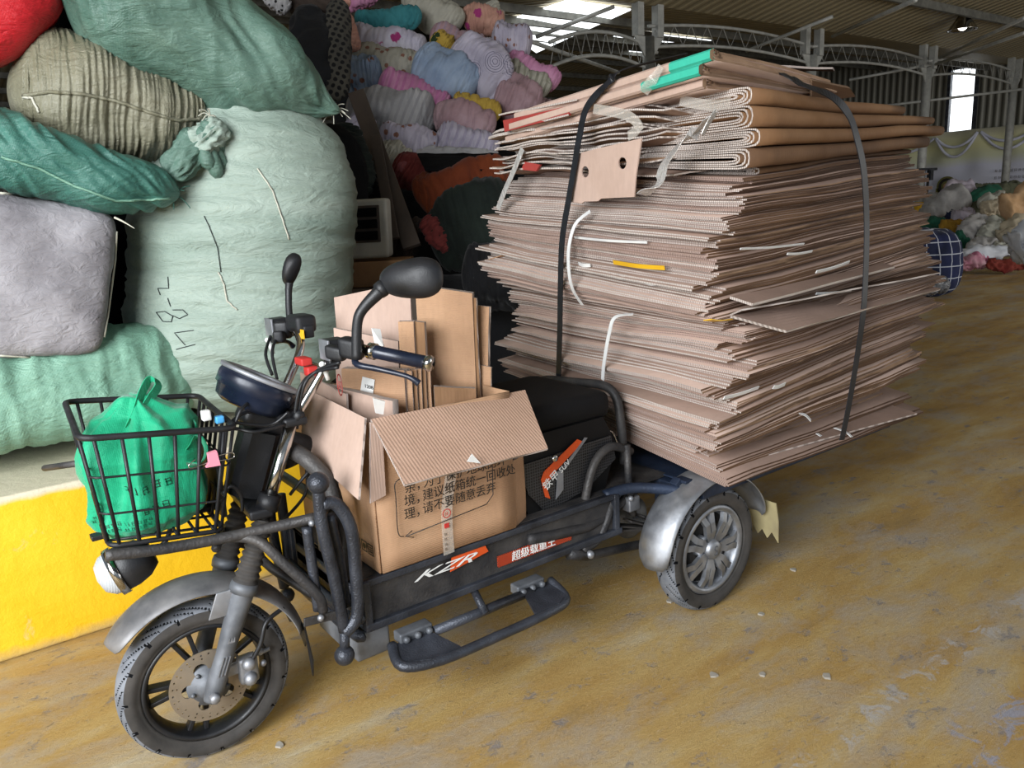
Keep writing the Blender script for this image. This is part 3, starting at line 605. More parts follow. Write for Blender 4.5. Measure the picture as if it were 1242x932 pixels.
pil=[('bright pink pillow bag cut off by the top frame edge',((-1.058,-4.260,2.978),(-1.377,-4.053,3.075),0.079),'pink',None,0),
('teal pillow bag drooping over the flowered one',((-0.971,-3.756,2.774),(-1.378,-3.457,2.772),0.092),'teal',None,6),
('grey beige pillow bag at the top of the pile',((-1.468,-3.849,3.039),(-1.794,-3.531,2.764),0.142),'beige',None,5),
('peach and orange pillow bag at the top beside the skylight',((-1.856,-3.637,2.851),(-2.122,-3.427,2.796),0.105),'peach','flower',3),
('white pillow bag with magenta flowers',((-0.871,-3.662,2.634),(-1.310,-3.308,2.524),0.127),'white','flower',6),
('pale pink striped pillow bag curving over the swirl one',((-1.460,-3.491,2.659),(-1.859,-3.142,2.462),0.137),'rose','stripes',8),
('lilac pillow bag with small dots on the right crest',((-1.886,-3.295,2.620),(-2.135,-3.100,2.579),0.140),'lil','spots',4),
('bright pink pillow bag at the right end of the pile',((-1.899,-3.112,2.459),(-2.185,-2.844,2.257),0.119),'pink',None,9),
('beige pillow bag with brown leaf pattern',((-0.800,-3.545,2.486),(-1.202,-3.219,2.379),0.119),'beige','spots',5),
('grey pillow bag with spiral swirls',((-1.419,-3.099,2.517),(-1.658,-2.816,2.140),0.160),'lil','swirl',-3),
('greenish beige striped pillow bag below the bright pink one',((-1.784,-3.047,2.384),(-2.047,-2.798,2.186),0.111),'beige','stripes',7),
('plain blue pillow bag in the middle of the pile',((-1.106,-3.168,2.398),(-1.437,-2.866,2.194),0.169),'blue',None,5),
('pale blue lilac pillow bag at the left edge of the pile',((-0.685,-3.451,2.310),(-0.913,-3.287,2.318),0.134),'blue','spots',2),
('large pink pillow bag left of the gold one',((-0.833,-3.198,2.247),(-1.195,-2.874,2.044),0.143),'pink','stripes',6),
('large grey pillow bag behind the leaning plank',((-0.569,-3.210,2.057),(-1.053,-2.830,1.971),0.186),'grey','stripes',6),
('shiny gold pillow bag',((-1.196,-2.827,2.103),(-1.439,-2.612,1.976),0.091),'gold',None,7),
('pink and grey pillow bag under the gold one',((-1.013,-2.803,1.999),(-1.336,-2.536,1.891),0.123),'rose',None,2),
('dusty rose pillow bag right of the gold one',((-1.584,-2.875,2.156),(-1.829,-2.657,2.024),0.160),'rose',None,2),
('grey lilac pillow bag lowest at the right of the pile',((-0.936,-2.681,1.817),(-1.269,-2.418,1.753),0.104),'lil','stripes',2),
('lilac pillow bag in front of the large grey one',((-0.622,-2.864,1.873),(-0.922,-2.620,1.791),0.103),'lil','spots',5),
('grey lilac pillow bag left of the leaning plank',((-0.458,-3.002,1.937),(-0.572,-2.877,1.791),0.130),'lil',None,3),
('brownish pink pillow bag squeezed beside the polka dot cloth',((-0.759,-3.530,2.776),(-0.790,-3.422,2.475),0.070),'peach',None,2),
('dark bag with reddish flowers low in the shadow',((-0.564,-2.593,1.667),(-0.727,-2.438,1.544),0.104),'dred','flower',2),
('dim beige pillow bag under the lilac ones',((-0.527,-2.766,1.731),(-0.705,-2.611,1.646),0.106),'beige',None,2),
('pale flat pillow edge above the dark sheet',((-0.693,-2.706,1.725),(-1.196,-2.324,1.683),0.043),'grey',None,0),
('beige pillow bag mostly hidden at the upper right crest',((-2.220,-3.796,3.004),(-2.276,-3.703,2.825),0.083),'beige',None,0),
('dim pillow bag hidden low behind the top of the stack',((-1.728,-2.983,2.013),(-2.061,-2.715,1.931),0.148),'rose',None,0),
('green and gold scrap pillow bag between pink and swirl ones',((-1.323,-3.252,2.582),(-1.419,-3.149,2.470),0.078),'gold','flower',0),
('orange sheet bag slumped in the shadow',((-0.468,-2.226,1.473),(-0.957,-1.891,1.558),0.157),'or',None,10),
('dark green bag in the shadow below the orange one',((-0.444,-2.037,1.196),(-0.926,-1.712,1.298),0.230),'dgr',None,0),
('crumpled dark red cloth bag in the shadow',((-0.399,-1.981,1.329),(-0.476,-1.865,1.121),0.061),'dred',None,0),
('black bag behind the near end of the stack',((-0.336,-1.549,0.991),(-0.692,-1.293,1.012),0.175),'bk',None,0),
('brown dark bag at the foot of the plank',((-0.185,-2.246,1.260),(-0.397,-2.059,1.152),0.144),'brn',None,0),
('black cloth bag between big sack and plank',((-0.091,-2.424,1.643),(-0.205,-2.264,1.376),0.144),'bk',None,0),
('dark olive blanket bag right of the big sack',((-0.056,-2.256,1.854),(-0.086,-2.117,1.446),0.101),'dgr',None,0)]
PCOL={'flower':'8c2f62','stripes':'8a7680','spots':'7a5548','swirl':'5c5a6a'}
for i,(lab,(a,b,w_),k,pat,bn_) in enumerate(pil):
    pc=PCOL.get(pat); 
    if k in('dred',): pc='7c4444'
    if k=='gold' and pat: pc='203018'
    if k=='lil' and pat=='stripes': pc='928b9c'
    if k=='beige' and pat=='stripes': pc='7d7a6c'
    if k=='pink' and pat=='stripes': pc='a06288'
    if k=='grey' and pat=='stripes': pc='848284'
    ps={'flower':7,'stripes':7,'spots':15,'swirl':5}.get(pat,10)
    sack('pillow_bag',lab,'bag',a,b,w_*1.14,w_*1.15,pmtl(k,pat,pc,ps),'bags of old pillows and cloth piled behind the tricycle',amp=.014,wr='fold',f=9+i%5,seed=70+i,bend=-bn_/960*7.5,res=(96,64),lump=.14,sec=2.1,pw=3.4)
hm=[]
# dark mound beneath the pillow bags
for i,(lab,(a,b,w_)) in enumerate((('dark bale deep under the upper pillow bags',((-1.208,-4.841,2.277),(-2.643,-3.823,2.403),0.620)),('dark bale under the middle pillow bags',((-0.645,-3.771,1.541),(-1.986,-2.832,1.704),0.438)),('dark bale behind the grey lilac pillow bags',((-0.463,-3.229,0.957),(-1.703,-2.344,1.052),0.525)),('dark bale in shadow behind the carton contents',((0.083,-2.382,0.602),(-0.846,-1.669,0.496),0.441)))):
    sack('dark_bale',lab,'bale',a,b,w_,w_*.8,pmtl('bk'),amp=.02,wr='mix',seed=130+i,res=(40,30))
# polka dot cloth roll hanging at the top, dark rolled clothes around it
M['dots']=m_cloth('grey cloth with black dots','34322d','403d36',pat='dots',pc='0b0b0c',ps=26)
sack('polka_dot_cloth','bundle of grey cloth with black polka dots standing beside the pillow pile','cloth',(-0.411,-2.860,2.653),(-0.202,-2.578,2.020),.085,.1,M['dots'],amp=.012,wr='long',f=3,seed=150,pw=4)
for i,(lab,a,b,w_,k) in enumerate((('black rolled cloth left of the polka dot bundle',(-0.247,-2.969,2.613),(-0.150,-2.634,2.081),.13,'bk'),('black and white checked scrap cloth at the very top',(-0.061,-3.137,2.725),(-0.156,-3.034,2.608),.06,'grey'),('dark clothes crammed above the black roll',(-0.187,-3.161,2.685),(-0.482,-2.945,2.687),.08,'brn'),('brown cloth strip by the polka dot bundle',(-0.417,-3.003,2.722),(-0.516,-2.907,2.644),.03,'peach'))):
    sack('cloth_roll',lab,'cloth',a,b,w_,w_,pmtl(k,'spots' if i==1 else None,'111111',30) ,amp=.02,wr='mix',seed=160+i,res=(40,32))
# leaning plank
pw_=MB(); a,b=V((-0.328,-2.563,2.069)),V((-0.232,-1.866,1.167)); u=(b-a).normalized(); sd=V((.75,-.6,0)); sd=(sd-u*sd.dot(u)).normalized(); pw_.box((a+b)/2,((b-a).length,.1,.03),(u,sd,u.cross(sd)),bev=.004)
n=NT('dark plank wood'); n.set(.7); n.col(n.ramp(n.noise(8,5,n.vec((1,1,.2))),[(.3,srgb('2e2621')),(.7,srgb('463a32'))])); M['plank']=n.m
tag(pw_.build('wooden_plank',M['plank']),'dark wooden plank leaning against the pillow pile','plank')
a,b=V((-0.250,-2.221,1.786)),V((-0.136,-1.887,1.218)); pw_=MB(); u=(b-a).normalized(); sd=(V((.75,-.6,0))-u*V((.75,-.6,0)).dot(u)).normalized(); pw_.box((a+b)/2,((b-a).length,.06,.02),(u,sd,u.cross(sd)),bev=.003)
tag(pw_.build('wooden_plank',M['plank']),'thin dark batten beside the leaning plank','plank')
# appliance with slotted front, standing on a carton
ap=V((0.093,-1.775,1.129)); u=V((-.8,.6,0)).normalized(); nrm=V((.6,.8,0)).normalized(); up=V((-.03,0,1)).normalized()
e=empty('appliance_housing',ap,'dirty white appliance housing with three dark slots on a brown carton','appliance')
M['dirtyw']=m_paint('dirty white plastic','96938a','aeaaa0',.5,0,.2,40)
c=ap+up*.155; MB().box(c-nrm*.06,(.24,.16,.30),(u,nrm,up),bev=.02).build('housing',M['dirtyw'],e)
MB().box(c+nrm*.022+up*.025,(.165,.012,.185),(u,nrm,up),bev=.005).build('front_recess',M['brnp'] if 'brnp' in M else M['plank'],e)
for k in range(3): MB().box(c+nrm*.03+up*(.083-.058*k),(.14,.012,.044),(u,nrm,up),bev=.004).build('slot',M['dark'],e)
cb=V((0.121,-1.779,1.067)); c2=ap-up*.075; tag(MB().box(c2-nrm*.12+u*.0,(.42,.3,.13),(u,nrm,up),bev=.004).build('closed_carton',M['kraftd']),'flat brown carton under the appliance housing','box')
c3=c2-up*.2; tag(MB().box(c3-nrm*.1+u*.05,(.5,.36,.26),(u,nrm,up),bev=.006).build('closed_carton',M['brc'] if 'brc' in M else pm('dusty grey brown board','5a5048','6a5e54',rough=.85)),'dusty grey carton below the flat brown one','box')
c4=V((0.195,-1.714,0.652)); tag(MB().box((c4.x-.02,c4.y-.25,.33),(.5,.5,.66),bev=.01).build('closed_carton',pm('dark grey board','35322e','433f3a',rough=.85)),'dark carton lowest behind the handlebar','box')
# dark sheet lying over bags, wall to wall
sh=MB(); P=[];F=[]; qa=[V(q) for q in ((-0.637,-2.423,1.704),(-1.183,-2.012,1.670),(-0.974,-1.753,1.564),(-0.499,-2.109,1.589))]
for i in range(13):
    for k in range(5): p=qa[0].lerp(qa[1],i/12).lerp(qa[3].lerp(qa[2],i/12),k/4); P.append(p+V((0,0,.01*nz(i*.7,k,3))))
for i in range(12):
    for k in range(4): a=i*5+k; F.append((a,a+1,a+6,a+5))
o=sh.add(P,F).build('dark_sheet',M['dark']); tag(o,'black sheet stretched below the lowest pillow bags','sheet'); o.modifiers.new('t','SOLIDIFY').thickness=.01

# ---------------------------------------------------------------- the tall stack of flattened boxes on the cargo bed
LT=[0,.18,.36,.5,.65,.77,.87,1.0]
NF=[.492,.700,.935,1.045,1.262,1.400,1.545,1.748]
FF=[.640,.752,.955,1.150,1.345,1.475,1.560,1.690]
NR=[.472,.815,.990,1.130,1.330,1.470,1.570,1.670]
def lin(T,t):
    t=max(0,min(1,t))
    for i in range(len(LT)-1):
        if t<=LT[i+1]: k=(t-LT[i])/(LT[i+1]-LT[i]); return T[i]+(T[i+1]-T[i])*k
    return T[-1]
def H(x,y,t):
    s=(.1-x)/1.2; r=(.5-y)/1.1; a,b,c=lin(NF,t),lin(NR,t),lin(FF,t)
    sg=.02*math.sin(max(0,min(1,s))*PI)*(1-t)*0
    return a+(b-a)*s+(c-a)*r+.009*nz(x*1.7+4,y*1.9,t*7)+.006*nz(x*4,y*4,t*16)
def sheet(rn,t0,t1,xf,xr,yn,yf,skew=0,nx=9,ny=9,jag=.006,open_=0):
    """one flattened box: two leaves, folded together along the near side"""
    mb=MB(); T=t1-t0; cuts=[rn.uniform(-jag,jag) for _ in range(60)]
    for leaf in range(2):
        a=t0+T*(.5*leaf+.04); b=t0+T*(.5*leaf+.46); xo=-(leaf and rn.uniform(0,.02)); yo=-(rn.uniform(0,.012) if leaf==rn.randint(0,1) else 0)
        P=[]
        for zz in (a,b):
            for i in range(nx+1):
                for k in range(ny+1):
                    u,v=i/nx,k/ny; x=xf+(xr-xf)*u+xo*(1-u)+skew*(v-.5); y=yn+(yf-yn)*v+yo*(1-v)-skew*(u-.5)
                    if i==0: x+=cuts[k+leaf*20]*.5
                    if k==0: y+=cuts[i+leaf*20+10]*.6
                    z=H(x,y,zz)+(open_*leaf*max(0,1-u*2.2)*max(0,1-v*2) if open_ else 0)
                    P.append((x,y,z))
        W=ny+1; N=(nx+1)*W; 
        for i in range(nx):
            for k in range(ny):
                q=i*W+k; mb.add([],[]); 
        F=[];Mi=[]
        for i in range(nx):
            for k in range(ny):
                q=i*W+k; F.append((q,q+1,q+W+1,q+W));Mi.append(0); F.append((N+q,N+q+W,N+q+W+1,N+q+1));Mi.append(0)
        for i in range(nx):
            q=i*W; F.append((q,q+W,N+q+W,N+q)); Mi.append(2)
            q=i*W+ny; F.append((q,N+q,N+q+W,q+W)); Mi.append(2)
        for k in range(ny):
            q=k; F.append((q,N+q,N+q+1,q+1)); Mi.append(1)
            q=nx*W+k; F.append((q,q+1,N+q+1,N+q)); Mi.append(1)
        base=len(mb.v); mb.v+=P
        for f,m_ in zip(F,Mi): mb.f.append([j+base for j in f]); mb.mi.append(m_); mb.sm.append(m_==0)
    return mb
M['side1']=m_kraft('folded side brown with shade','533c2b','6c5038',(0,0),30,fl=.1); M['side2']=m_kraft('folded side darker brown with shade','422e21','5a412e',(0,0),30,fl=.1)  # brown board sides, darkened further to carry the near side's shade
M['top1']=m_kraft('pinkish grey board face','7f6a5e','957d70',(0,0),40,fl=.1)
M['edge2']=m_edge('cut board edge light','b7aca4','c9bfb7','72635a'); M['edge3']=m_edge('cut board edge rosy','988379','a9938a','5c4b42')
M['bund']=m_kraft('folded bundle brown','6a4c33','7f5f42',(0,0),30,fl=.05)
rn=random.Random(12)
bands=[(0,.035,'wide flattened box at the very bottom of the tall stack, jutting out furthest',None)]
def yn_of(t):  # near side outline
    return lin([.50,.50,.52,.46,.50,.50,.50,.5],t)
def xf_of(t): return lin([.075,.10,.03,.12,.09,-.01,-.0,.07],t)
def xr_of(t): return lin([-1.06,-1.12,-1.10,-1.2,-1.06,-1.0,-1.05,-.6],t)
def yf_of(t): return lin([-.52,-.60,-.60,-.68,-.64,-.60,-.59,-.58],t)
NS=92; t=0.0; idx=0; labs=[(.0,.18,'flattened brown box, edge on, in the lowest fifth of the tall stack','flattened boxes in the lowest fifth of the stack'),
(.18,.36,'flattened brown box, edge on, between the lowest fifth and the jutting folded sheet','flattened boxes in the lower middle of the stack'),
(.36,.5,'flattened brown box, edge on, from the jutting folded sheet up to the yellow slip','flattened boxes at the middle of the stack'),
(.5,.65,'flattened greyish box, edge on, between the yellow slip and the top of the white tape','flattened boxes in the upper middle of the stack'),
(.65,.78,'flattened box, edge on, beside or just below the loose card with two holes','flattened boxes beside the card with holes')]
while t<.775:
    dt=rn.uniform(.0075,.0105) if t<.62 else rn.uniform(.007,.012)
    m=.5*(t+t+dt); j=lambda s: rn.uniform(-s,s)
    xf=xf_of(m)+j(.018)+.07*nz(m*22,3,1); xr=xr_of(m)+j(.05); yn=yn_of(m)+j(.014)+.06*nz(m*19,8,1); yf=yf_of(m)+j(.03)
    if idx in (0,1): yn=.52+.0*idx; xf=.085-.01*idx; xr=-1.12
    if idx in (2,3): yn=.46; xf=.06
    if 4<=idx<=6: yn=.40; xf=.02
    if 7<=idx<=9: yn=.42
    if idx%11==5: xf+=.03; yn-=.03
    if idx%9==3: xr-=.06
    if idx%13==7: xf-=.05
    if .36<m<.40: yn+=.035; xf-=.02
    mats=[M[rn.choice(['top1','top1','kraftp'])],M[rn.choice(['edge','edge','edge2','edge3'])],M[rn.choice(['side1','side1','side2','edged'])]]
    o=sheet(rn,t,t+dt*.96,xf,xr,yn,yf,skew=j(.02)).build('flattened_box',mats)
    lab=[l for l in labs if l[0]<=m<l[1] or l is labs[-1]][0]
    if idx==0: tag(o,'wide flattened box at the very bottom of the tall stack','flattened box')
    else: tag(o,lab[2],'flattened box',lab[3])
    t+=dt; idx+=1
TB=t
# jutting folded sheets in the middle
def patch(name,label,pts,mats,th=.006,nu=8,nv=4,cat='flattened box',wav=.004,grp=None,jag=0):
    q=[V(p) for p in pts]; mb=MB(); P=[]; nn=(q[1]-q[0]).cross(q[3]-q[0]).normalized()
    if nn.z<0: nn=-nn
    for s_ in (0,1):
        for i in range(nu+1):
            for k in range(nv+1):
                p=q[0].lerp(q[1],i/nu).lerp(q[3].lerp(q[2],i/nu),k/nv); P.append(p+nn*(th*s_+wav*nz(p.x*5,p.y*5,p.z*(11 if jag else 3)+2))+(V((jag*(.6*nz(p.y*30,p.z*9,7)+nz(p.y*9,p.z*5,2)),0,0)) if k==0 else V((0,0,0))))
    W=nv+1;N=(nu+1)*W;F=[];Mi=[]
    for i in range(nu):
        for k in range(nv): a=i*W+k; F.append((a,a+1,a+W+1,a+W));F.append((N+a,N+a+W,N+a+W+1,N+a+1));Mi+= [0,0]
    for i in range(nu):
        a=i*W;F.append((a,a+W,N+a+W,N+a));a=i*W+nv;F.append((a,N+a,N+a+W,a+W));Mi+=[1,1]
    for k in range(nv):
        a=k;F.append((a,N+a,N+a+1,a+1));a=nx_*W+k if False else nu*W+k;F.append((a,a+1,N+a+1,N+a));Mi+=[1,1]
    mb.v=P; mb.f=[list(f) for f in F]; mb.mi=Mi; mb.sm=[False]*len(F); o=mb.build(name,mats)
    if label: tag(o,label,cat,grp)
    return o
patch('flattened_box','thick box flap jutting from the near side under the gap of the stack',[(0.083,0.520,1.018),(-0.079,0.600,0.960),(-1.068,0.580,0.983),(-1.142,0.450,0.990)],[M['top1'],M['edge2']],th=.008)
patch('flattened_box','long thin board sticking out to the right, above the gap of the stack',[(0.053,0.500,1.018),(0.078,0.560,1.040),(-1.016,0.600,1.050),(-1.162,0.500,1.045)],[M['side2'],M['edge2']],th=.005)
patch('flattened_box','torn board jutting out above the long thin board',[(0.058,0.500,1.070),(0.046,0.570,1.052),(-0.748,0.570,1.093),(-0.832,0.480,1.092)],[M['top1'],M['edge2']],th=.008)
# paper and coloured slips between the layers
def slip(lab,a,b,w,m,x=None,cat='slip',th=.003,sd=(1,0,.1)): 
    a,b=V(a),V(b); o=MB().strip([a,a.lerp(b,.5)+V((.004,0,-.003)),b],sd,w,th).build('paper_slip',M[m]); return tag(o,lab,cat)
slip('yellow slip poking out of the front of the stack',(0.130,0.086,1.173),(0.130,0.310,1.162),.014,'yel',sd=(.3,0,1))
slip('white slip above the yellow one on the front of the stack',(0.130,-0.103,1.253),(0.130,0.238,1.239),.008,'white',sd=(.3,0,1))
slip('short white slip left below the yellow one',(0.130,-0.086,1.163),(0.130,-0.027,1.159),.012,'white',sd=(.3,0,1))
slip('short white slip under the yellow one',(0.130,0.077,1.130),(0.130,0.153,1.125),.012,'white',sd=(.3,0,1))
slip('small white slip right below the yellow one',(0.130,0.226,1.115),(0.130,0.282,1.113),.011,'white',sd=(.3,0,1))
slip('yellow tongue inside the gap on the corner of the stack',(0.158,0.500,1.021),(0.061,0.500,1.009),.03,'yel',sd=(0,1,.2))
slip('white film strip on the near side above the gap',(0.044,0.525,1.217),(-0.272,0.525,1.209),.006,'white',sd=(0,.6,1))
slip('torn white paper on the near side, mid height',(-0.179,0.530,1.185),(-0.310,0.530,1.183),.007,'white',sd=(0,.6,1))
slip('torn white paper under the right strap at mid height',(-0.306,0.550,1.119),(-0.493,0.550,1.134),.010,'white',sd=(0,.6,1))
slip('white torn edge inside the gap by the right strap',(-0.310,0.550,1.050),(-0.516,0.550,1.039),.008,'white',sd=(0,.6,1))
slip('torn white label on the near side, low on the stack',(0.080,0.500,0.772),(-0.090,0.500,0.774),.012,'white',sd=(0,.5,1))
slip('small white scrap low on the near side',(-0.139,0.520,0.769),(-0.200,0.520,0.768),.014,'white',sd=(0,.5,1))
slip('orange board edge at the left end of the stack',(0.080,-0.757,1.145),(0.100,-0.559,1.178),.03,'kraft')
# top surfaces on the lowest sheets: folded flaps with white tape
patch('flattened_box','folded flap lying on the bottom box near the right strap',[(-0.091,0.457,0.512),(-0.302,0.474,0.512),(-0.987,0.565,0.515),(-1.042,0.363,0.525)],[M['top1'],M['edge']],th=.006,wav=.002)
for lab,a,b in (('white tape on the bottom flap left of the right strap',(-0.487,0.372,0.515),(-0.489,0.467,0.510)),('white tape on the bottom flap under the right strap',(-0.540,0.496,0.520),(-0.536,0.555,0.515)),('short white tape on the low fold left of the strap',(-0.310,0.500,0.623),(-0.352,0.510,0.605)),('thin white tape furthest left on the bottom flap',(-0.278,0.352,0.505),(-0.265,0.458,0.505))):
    tag(MB().strip([V(a)+V((0,0,.024)),V(a).lerp(V(b),.6)+V((0,.006,.022)),V(b)+V((0,.01,.010))],(1,.3,0),.014,.002).build('tape_strip',M['wstrap']),lab,'tape')
# thick folded bundles: nested U shapes of board with the round fold on the near side
def bundle(lab,t0,t1,xf,xr,yn,yf,mats,n=4,grp=None,skew=0):
    mb=MB(); th=(t1-t0)
    for q in range(n):
        f=q/n*.46; a=t0+th*f; b=t1-th*f; y0=yn-.012*q*1.2; bt=.0045
        prof=[]; zh=.5*(a+b)
        for k in range(7): prof.append((yf+rn.uniform(-.01,.01)*(k==0)+(y0-.04-yf)*k/6,b,0))
        for k in range(1,6): an=PI/2-PI*k/6; prof.append((y0-.04+.04*abs(math.cos(an))**.6,zh+(b-zh)*math.copysign(abs(math.sin(an))**.75,math.sin(an)),1))
        for k in range(7): prof.append((y0-.04+(yf-y0+.04)*k/6,a,0))
        xs=[xf-rn.uniform(0,.012)+(xr-xf)*i/8 for i in range(9)]
        P=[];
        for i,x in enumerate(xs):
            pts=[V((x,y+skew*(i/8)+(.018*nz(x*3.1,t0*40,3)+.003*nz(x*9,q,3))*(y>0),H(x,y,tt))) for y,tt,_ in prof]
            cen=V((x,y0-.2,H(x,y0-.2,zh)))
            for p in pts: P.append(p)
            for (y,tt,_),p in zip(prof,pts):
                ins=V((0,-bt if _ else 0,(zh-tt)/abs(zh-tt)*bt if abs(zh-tt)>1e-6 else 0)); P.append(p+ins)
        m_=len(prof); F=[];Mi=[]
        for i in range(8):
            A0=i*2*m_; B0=A0+2*m_
            for k in range(m_-1): F.append((A0+k,A0+k+1,B0+k+1,B0+k)); Mi.append(0); F.append((A0+m_+k,B0+m_+k,B0+m_+k+1,A0+m_+k+1)); Mi.append(0)
        for k in range(m_-1): F.append((k,m_+k,m_+k+1,k+1)); Mi.append(1); e=8*2*m_; F.append((e+k,e+k+1,e+m_+k+1,e+m_+k)); Mi.append(1)
        base=len(mb.v); mb.v+=P
        for f_,mm in zip(F,Mi): mb.f.append([j+base for j in f_]); mb.mi.append(mm); mb.sm.append(mm==0)
    o=mb.build('folded_bundle',mats); return tag(o,lab,'flattened box',grp)
BM=[M['side1'],M['edge2']]
b1=[(.775,.800,-.1,-1.0,.47,-.60,'flat board pack with dark folds under the round nosed bundles'),
(.800,.838,.02,-1.02,.53,-.60,'lowest of the four round nosed folded bundles near the top of the stack'),
(.838,.875,-.0,-1.10,.54,-.59,'second lowest of the four round nosed folded bundles'),
(.875,.915,.01,-1.04,.53,-.58,'second highest of the four round nosed folded bundles'),
(.915,.952,.0,-.86,.52,-.57,'highest of the four round nosed folded bundles')]
for t0,t1,xf,xr,yn,yf,lab in b1:
    o=bundle(lab,max(t0,TB),t1*.999,xf,xr,yn,yf,[M[rn.choice(['side1','bund'])],M['edge2']],n=4)
# loose leaves between them at the front left
for i in range(17):
    tt=.785+i*.0105+rn.uniform(-.002,.004); yf=-.60+rn.uniform(-.03,.03)
    q=[V((.10+rn.uniform(-.02,.03),yf,0)),V((.08+rn.uniform(-.02,.04),rn.uniform(.0,.34),0)),V((-.2,.3,0)),V((-.2,yf,0))]
    for p in q: p.z=H(p.x,p.y,tt)
    q[0].z+=rn.uniform(-.004,.016)
    patch('board_leaf','crumpled board leaf in the upper front part of the stack',q,[M[rn.choice(['top1','kraft','kraftp'])],M['edge2']],th=.0055,wav=.026,nu=22,jag=.03,grp='crumpled board leaves at the upper front of the stack')
M['redb']=m_kraft('dull red printed board','84302c','983c36',(0,0),40,fl=.05)
for i,(lab,pts) in enumerate((('upper red faced board leaf at the upper left of the stack',[(0.130,-0.509,1.697),(0.160,-0.035,1.692),(-0.100,-0.374,1.725),(-0.100,-0.764,1.733)]),('lower red faced board leaf at the upper left of the stack',[(0.130,-0.498,1.640),(0.160,-0.078,1.651),(-0.100,-0.376,1.684),(-0.100,-0.739,1.691)]))):
    patch('board_leaf',lab,pts,[M['redb'],M['edge2']],th=.006)
rf=MB(); 
for a,b,c,d in (((0.150,-0.457,1.676),(0.150,-0.080,1.683),(0.150,-0.090,1.653),(0.150,-0.451,1.635)),((0.120,-0.379,1.524),(0.120,-0.289,1.507),(0.120,-0.314,1.486),(0.120,-0.401,1.497))): rf.prism([a,b,c,d],(-.01,0,0))
tag(rf.build('red_card',M['redb']),'dull red card showing between leaves at the upper left of the stack','card')
# flat boxes on top with green printed ends, folds facing the front
def topbox(lab,zn,zf,h,xf,xr,yn,yf,rear_drop,green,m='kraftp'):
    mb=MB(); nx,ny=10,12; xs=[xf+(xr-xf)*i/nx for i in range(nx+1)]
    for leaf,(z0,z1) in enumerate(((0,.22),(.26,.48),(.52,.74),(.78,1.0))):
        P=[]
        for e in (z0,z1):
            for i in range(nx+1):
                for k in range(ny+1):
                    u,v=i/nx,k/ny; y=yn+(yf-yn)*v-.008*leaf*(1-v)*(i>0); x=xs[i]-(rn.uniform(0,.008) if i==0 else 0)
                    z=zn+(zf-zn)*v-rear_drop*u**1.4+h*e*(1+.25*u*(leaf-1.5))+.005*nz(x*4,y*5,leaf)
                    P.append((x,y,z))
        W=ny+1;N=(nx+1)*W;F=[];Mi=[]
        for i in range(nx):
            for k in range(ny): a=i*W+k; F.append((a,a+1,a+W+1,a+W));F.append((N+a,N+a+W,N+a+W+1,N+a+1));Mi+=[0,0]
        for i in range(nx): a=i*W;F.append((a,a+W,N+a+W,N+a));a=i*W+ny;F.append((a,N+a,N+a+W,a+W));Mi+=[1,1]
        for k in range(ny): a=k;F.append((a,N+a,N+a+1,a+1)); Mi.append(2 if (k<green) else 0); a=nx*W+k;F.append((a,a+1,N+a+1,N+a));Mi.append(1)
        b0=len(mb.v); mb.v+=P
        for f,q in zip(F,Mi): mb.f.append([j+b0 for j in f]); mb.mi.append(q); mb.sm.append(q==0)
    # the fold that closes the box at the front
    P=[];F=[];Mi=[]
    for k in range(ny+1):
        v=k/ny; y=yn+(yf-yn)*v; zb=zn+(zf-zn)*v
        P+=[(xf+.004,y,zb),(xf+.012,y,zb+h*.2),(xf+.012,y,zb+h*.8),(xf+.004,y,zb+h),(xf-.004,y,zb+h),(xf-.004,y,zb)]
    for k in range(ny):
        for c in range(6): F.append((k*6+c,k*6+(c+1)%6,k*6+6+(c+1)%6,k*6+6+c)); Mi.append(2 if k<green else 0)
    F.append((5,4,3,2,1,0));Mi.append(1); F.append(tuple(ny*6+c for c in range(6)));Mi.append(0)
    b0=len(mb.v); mb.v+=[tuple(p) for p in P]
    for f,q in zip(F,Mi): mb.f.append([j+b0 for j in f]); mb.mi.append(q); mb.sm.append(False)
    o=mb.build('flattened_box',[M[m],M['edged'],M['green']]); return tag(o,lab,'flattened box')
topbox('third flat box from the top, plain pinkish fold',1.668,1.600,.026,.10,-.62,.44,-.50,-.0,0)
topbox('second flat box from the top with green printed end',1.697,1.635,.030,.14,-.40,.46,-.42,.03,3)
topbox('topmost flat box of the stack with green printed end',1.732,1.668,.030,.13,-.48,.49,-.40,.06,2)
patch('flattened_box','brown flap fan at the right end of the top boxes',[(-0.326,0.500,1.699),(-0.542,0.500,1.683),(-0.608,0.480,1.663),(-0.406,0.450,1.642)],[M['side1'],M['edged']],th=.012)
patch('flattened_box','thin dark board poking out to the right at the top of the stack',[(-0.207,0.450,1.738),(-0.515,0.450,1.749),(-0.768,0.300,1.777),(-0.442,0.300,1.763)],[M['side2'],M['edge']],th=.006)
# loose card with two round holes on the front of the stack
O=V((0.155,-0.085,1.373)); X=(V((0.165,0.222,1.369))-O); Y=(V((0.160,-0.031,1.525))-O); wX=X.length; X.normalize(); Y=(Y-X*Y.dot(X)); hY=Y.length; Y.normalize()
hr=.018
cd_=MB(); plate(cd_,[[(0,0),(.055*wX/.3,-.006),(.07,0),(wX*.45,0),(wX*.5,.008),(wX,.01),(wX*1.03,hY*.5),(wX*1.12,hY*1.18),(wX*.5,hY*1.08),(wX*.10,hY*1.0),(.004,hY*.5)],circ2(wX*.26,hY*.62,hr),circ2(wX*.84,hY*.74,hr)],.005,O,X,Y)
tag(cd_.build('punched_card',M['kraftp']),'pinkish card with two round holes hanging on the front of the stack','card')
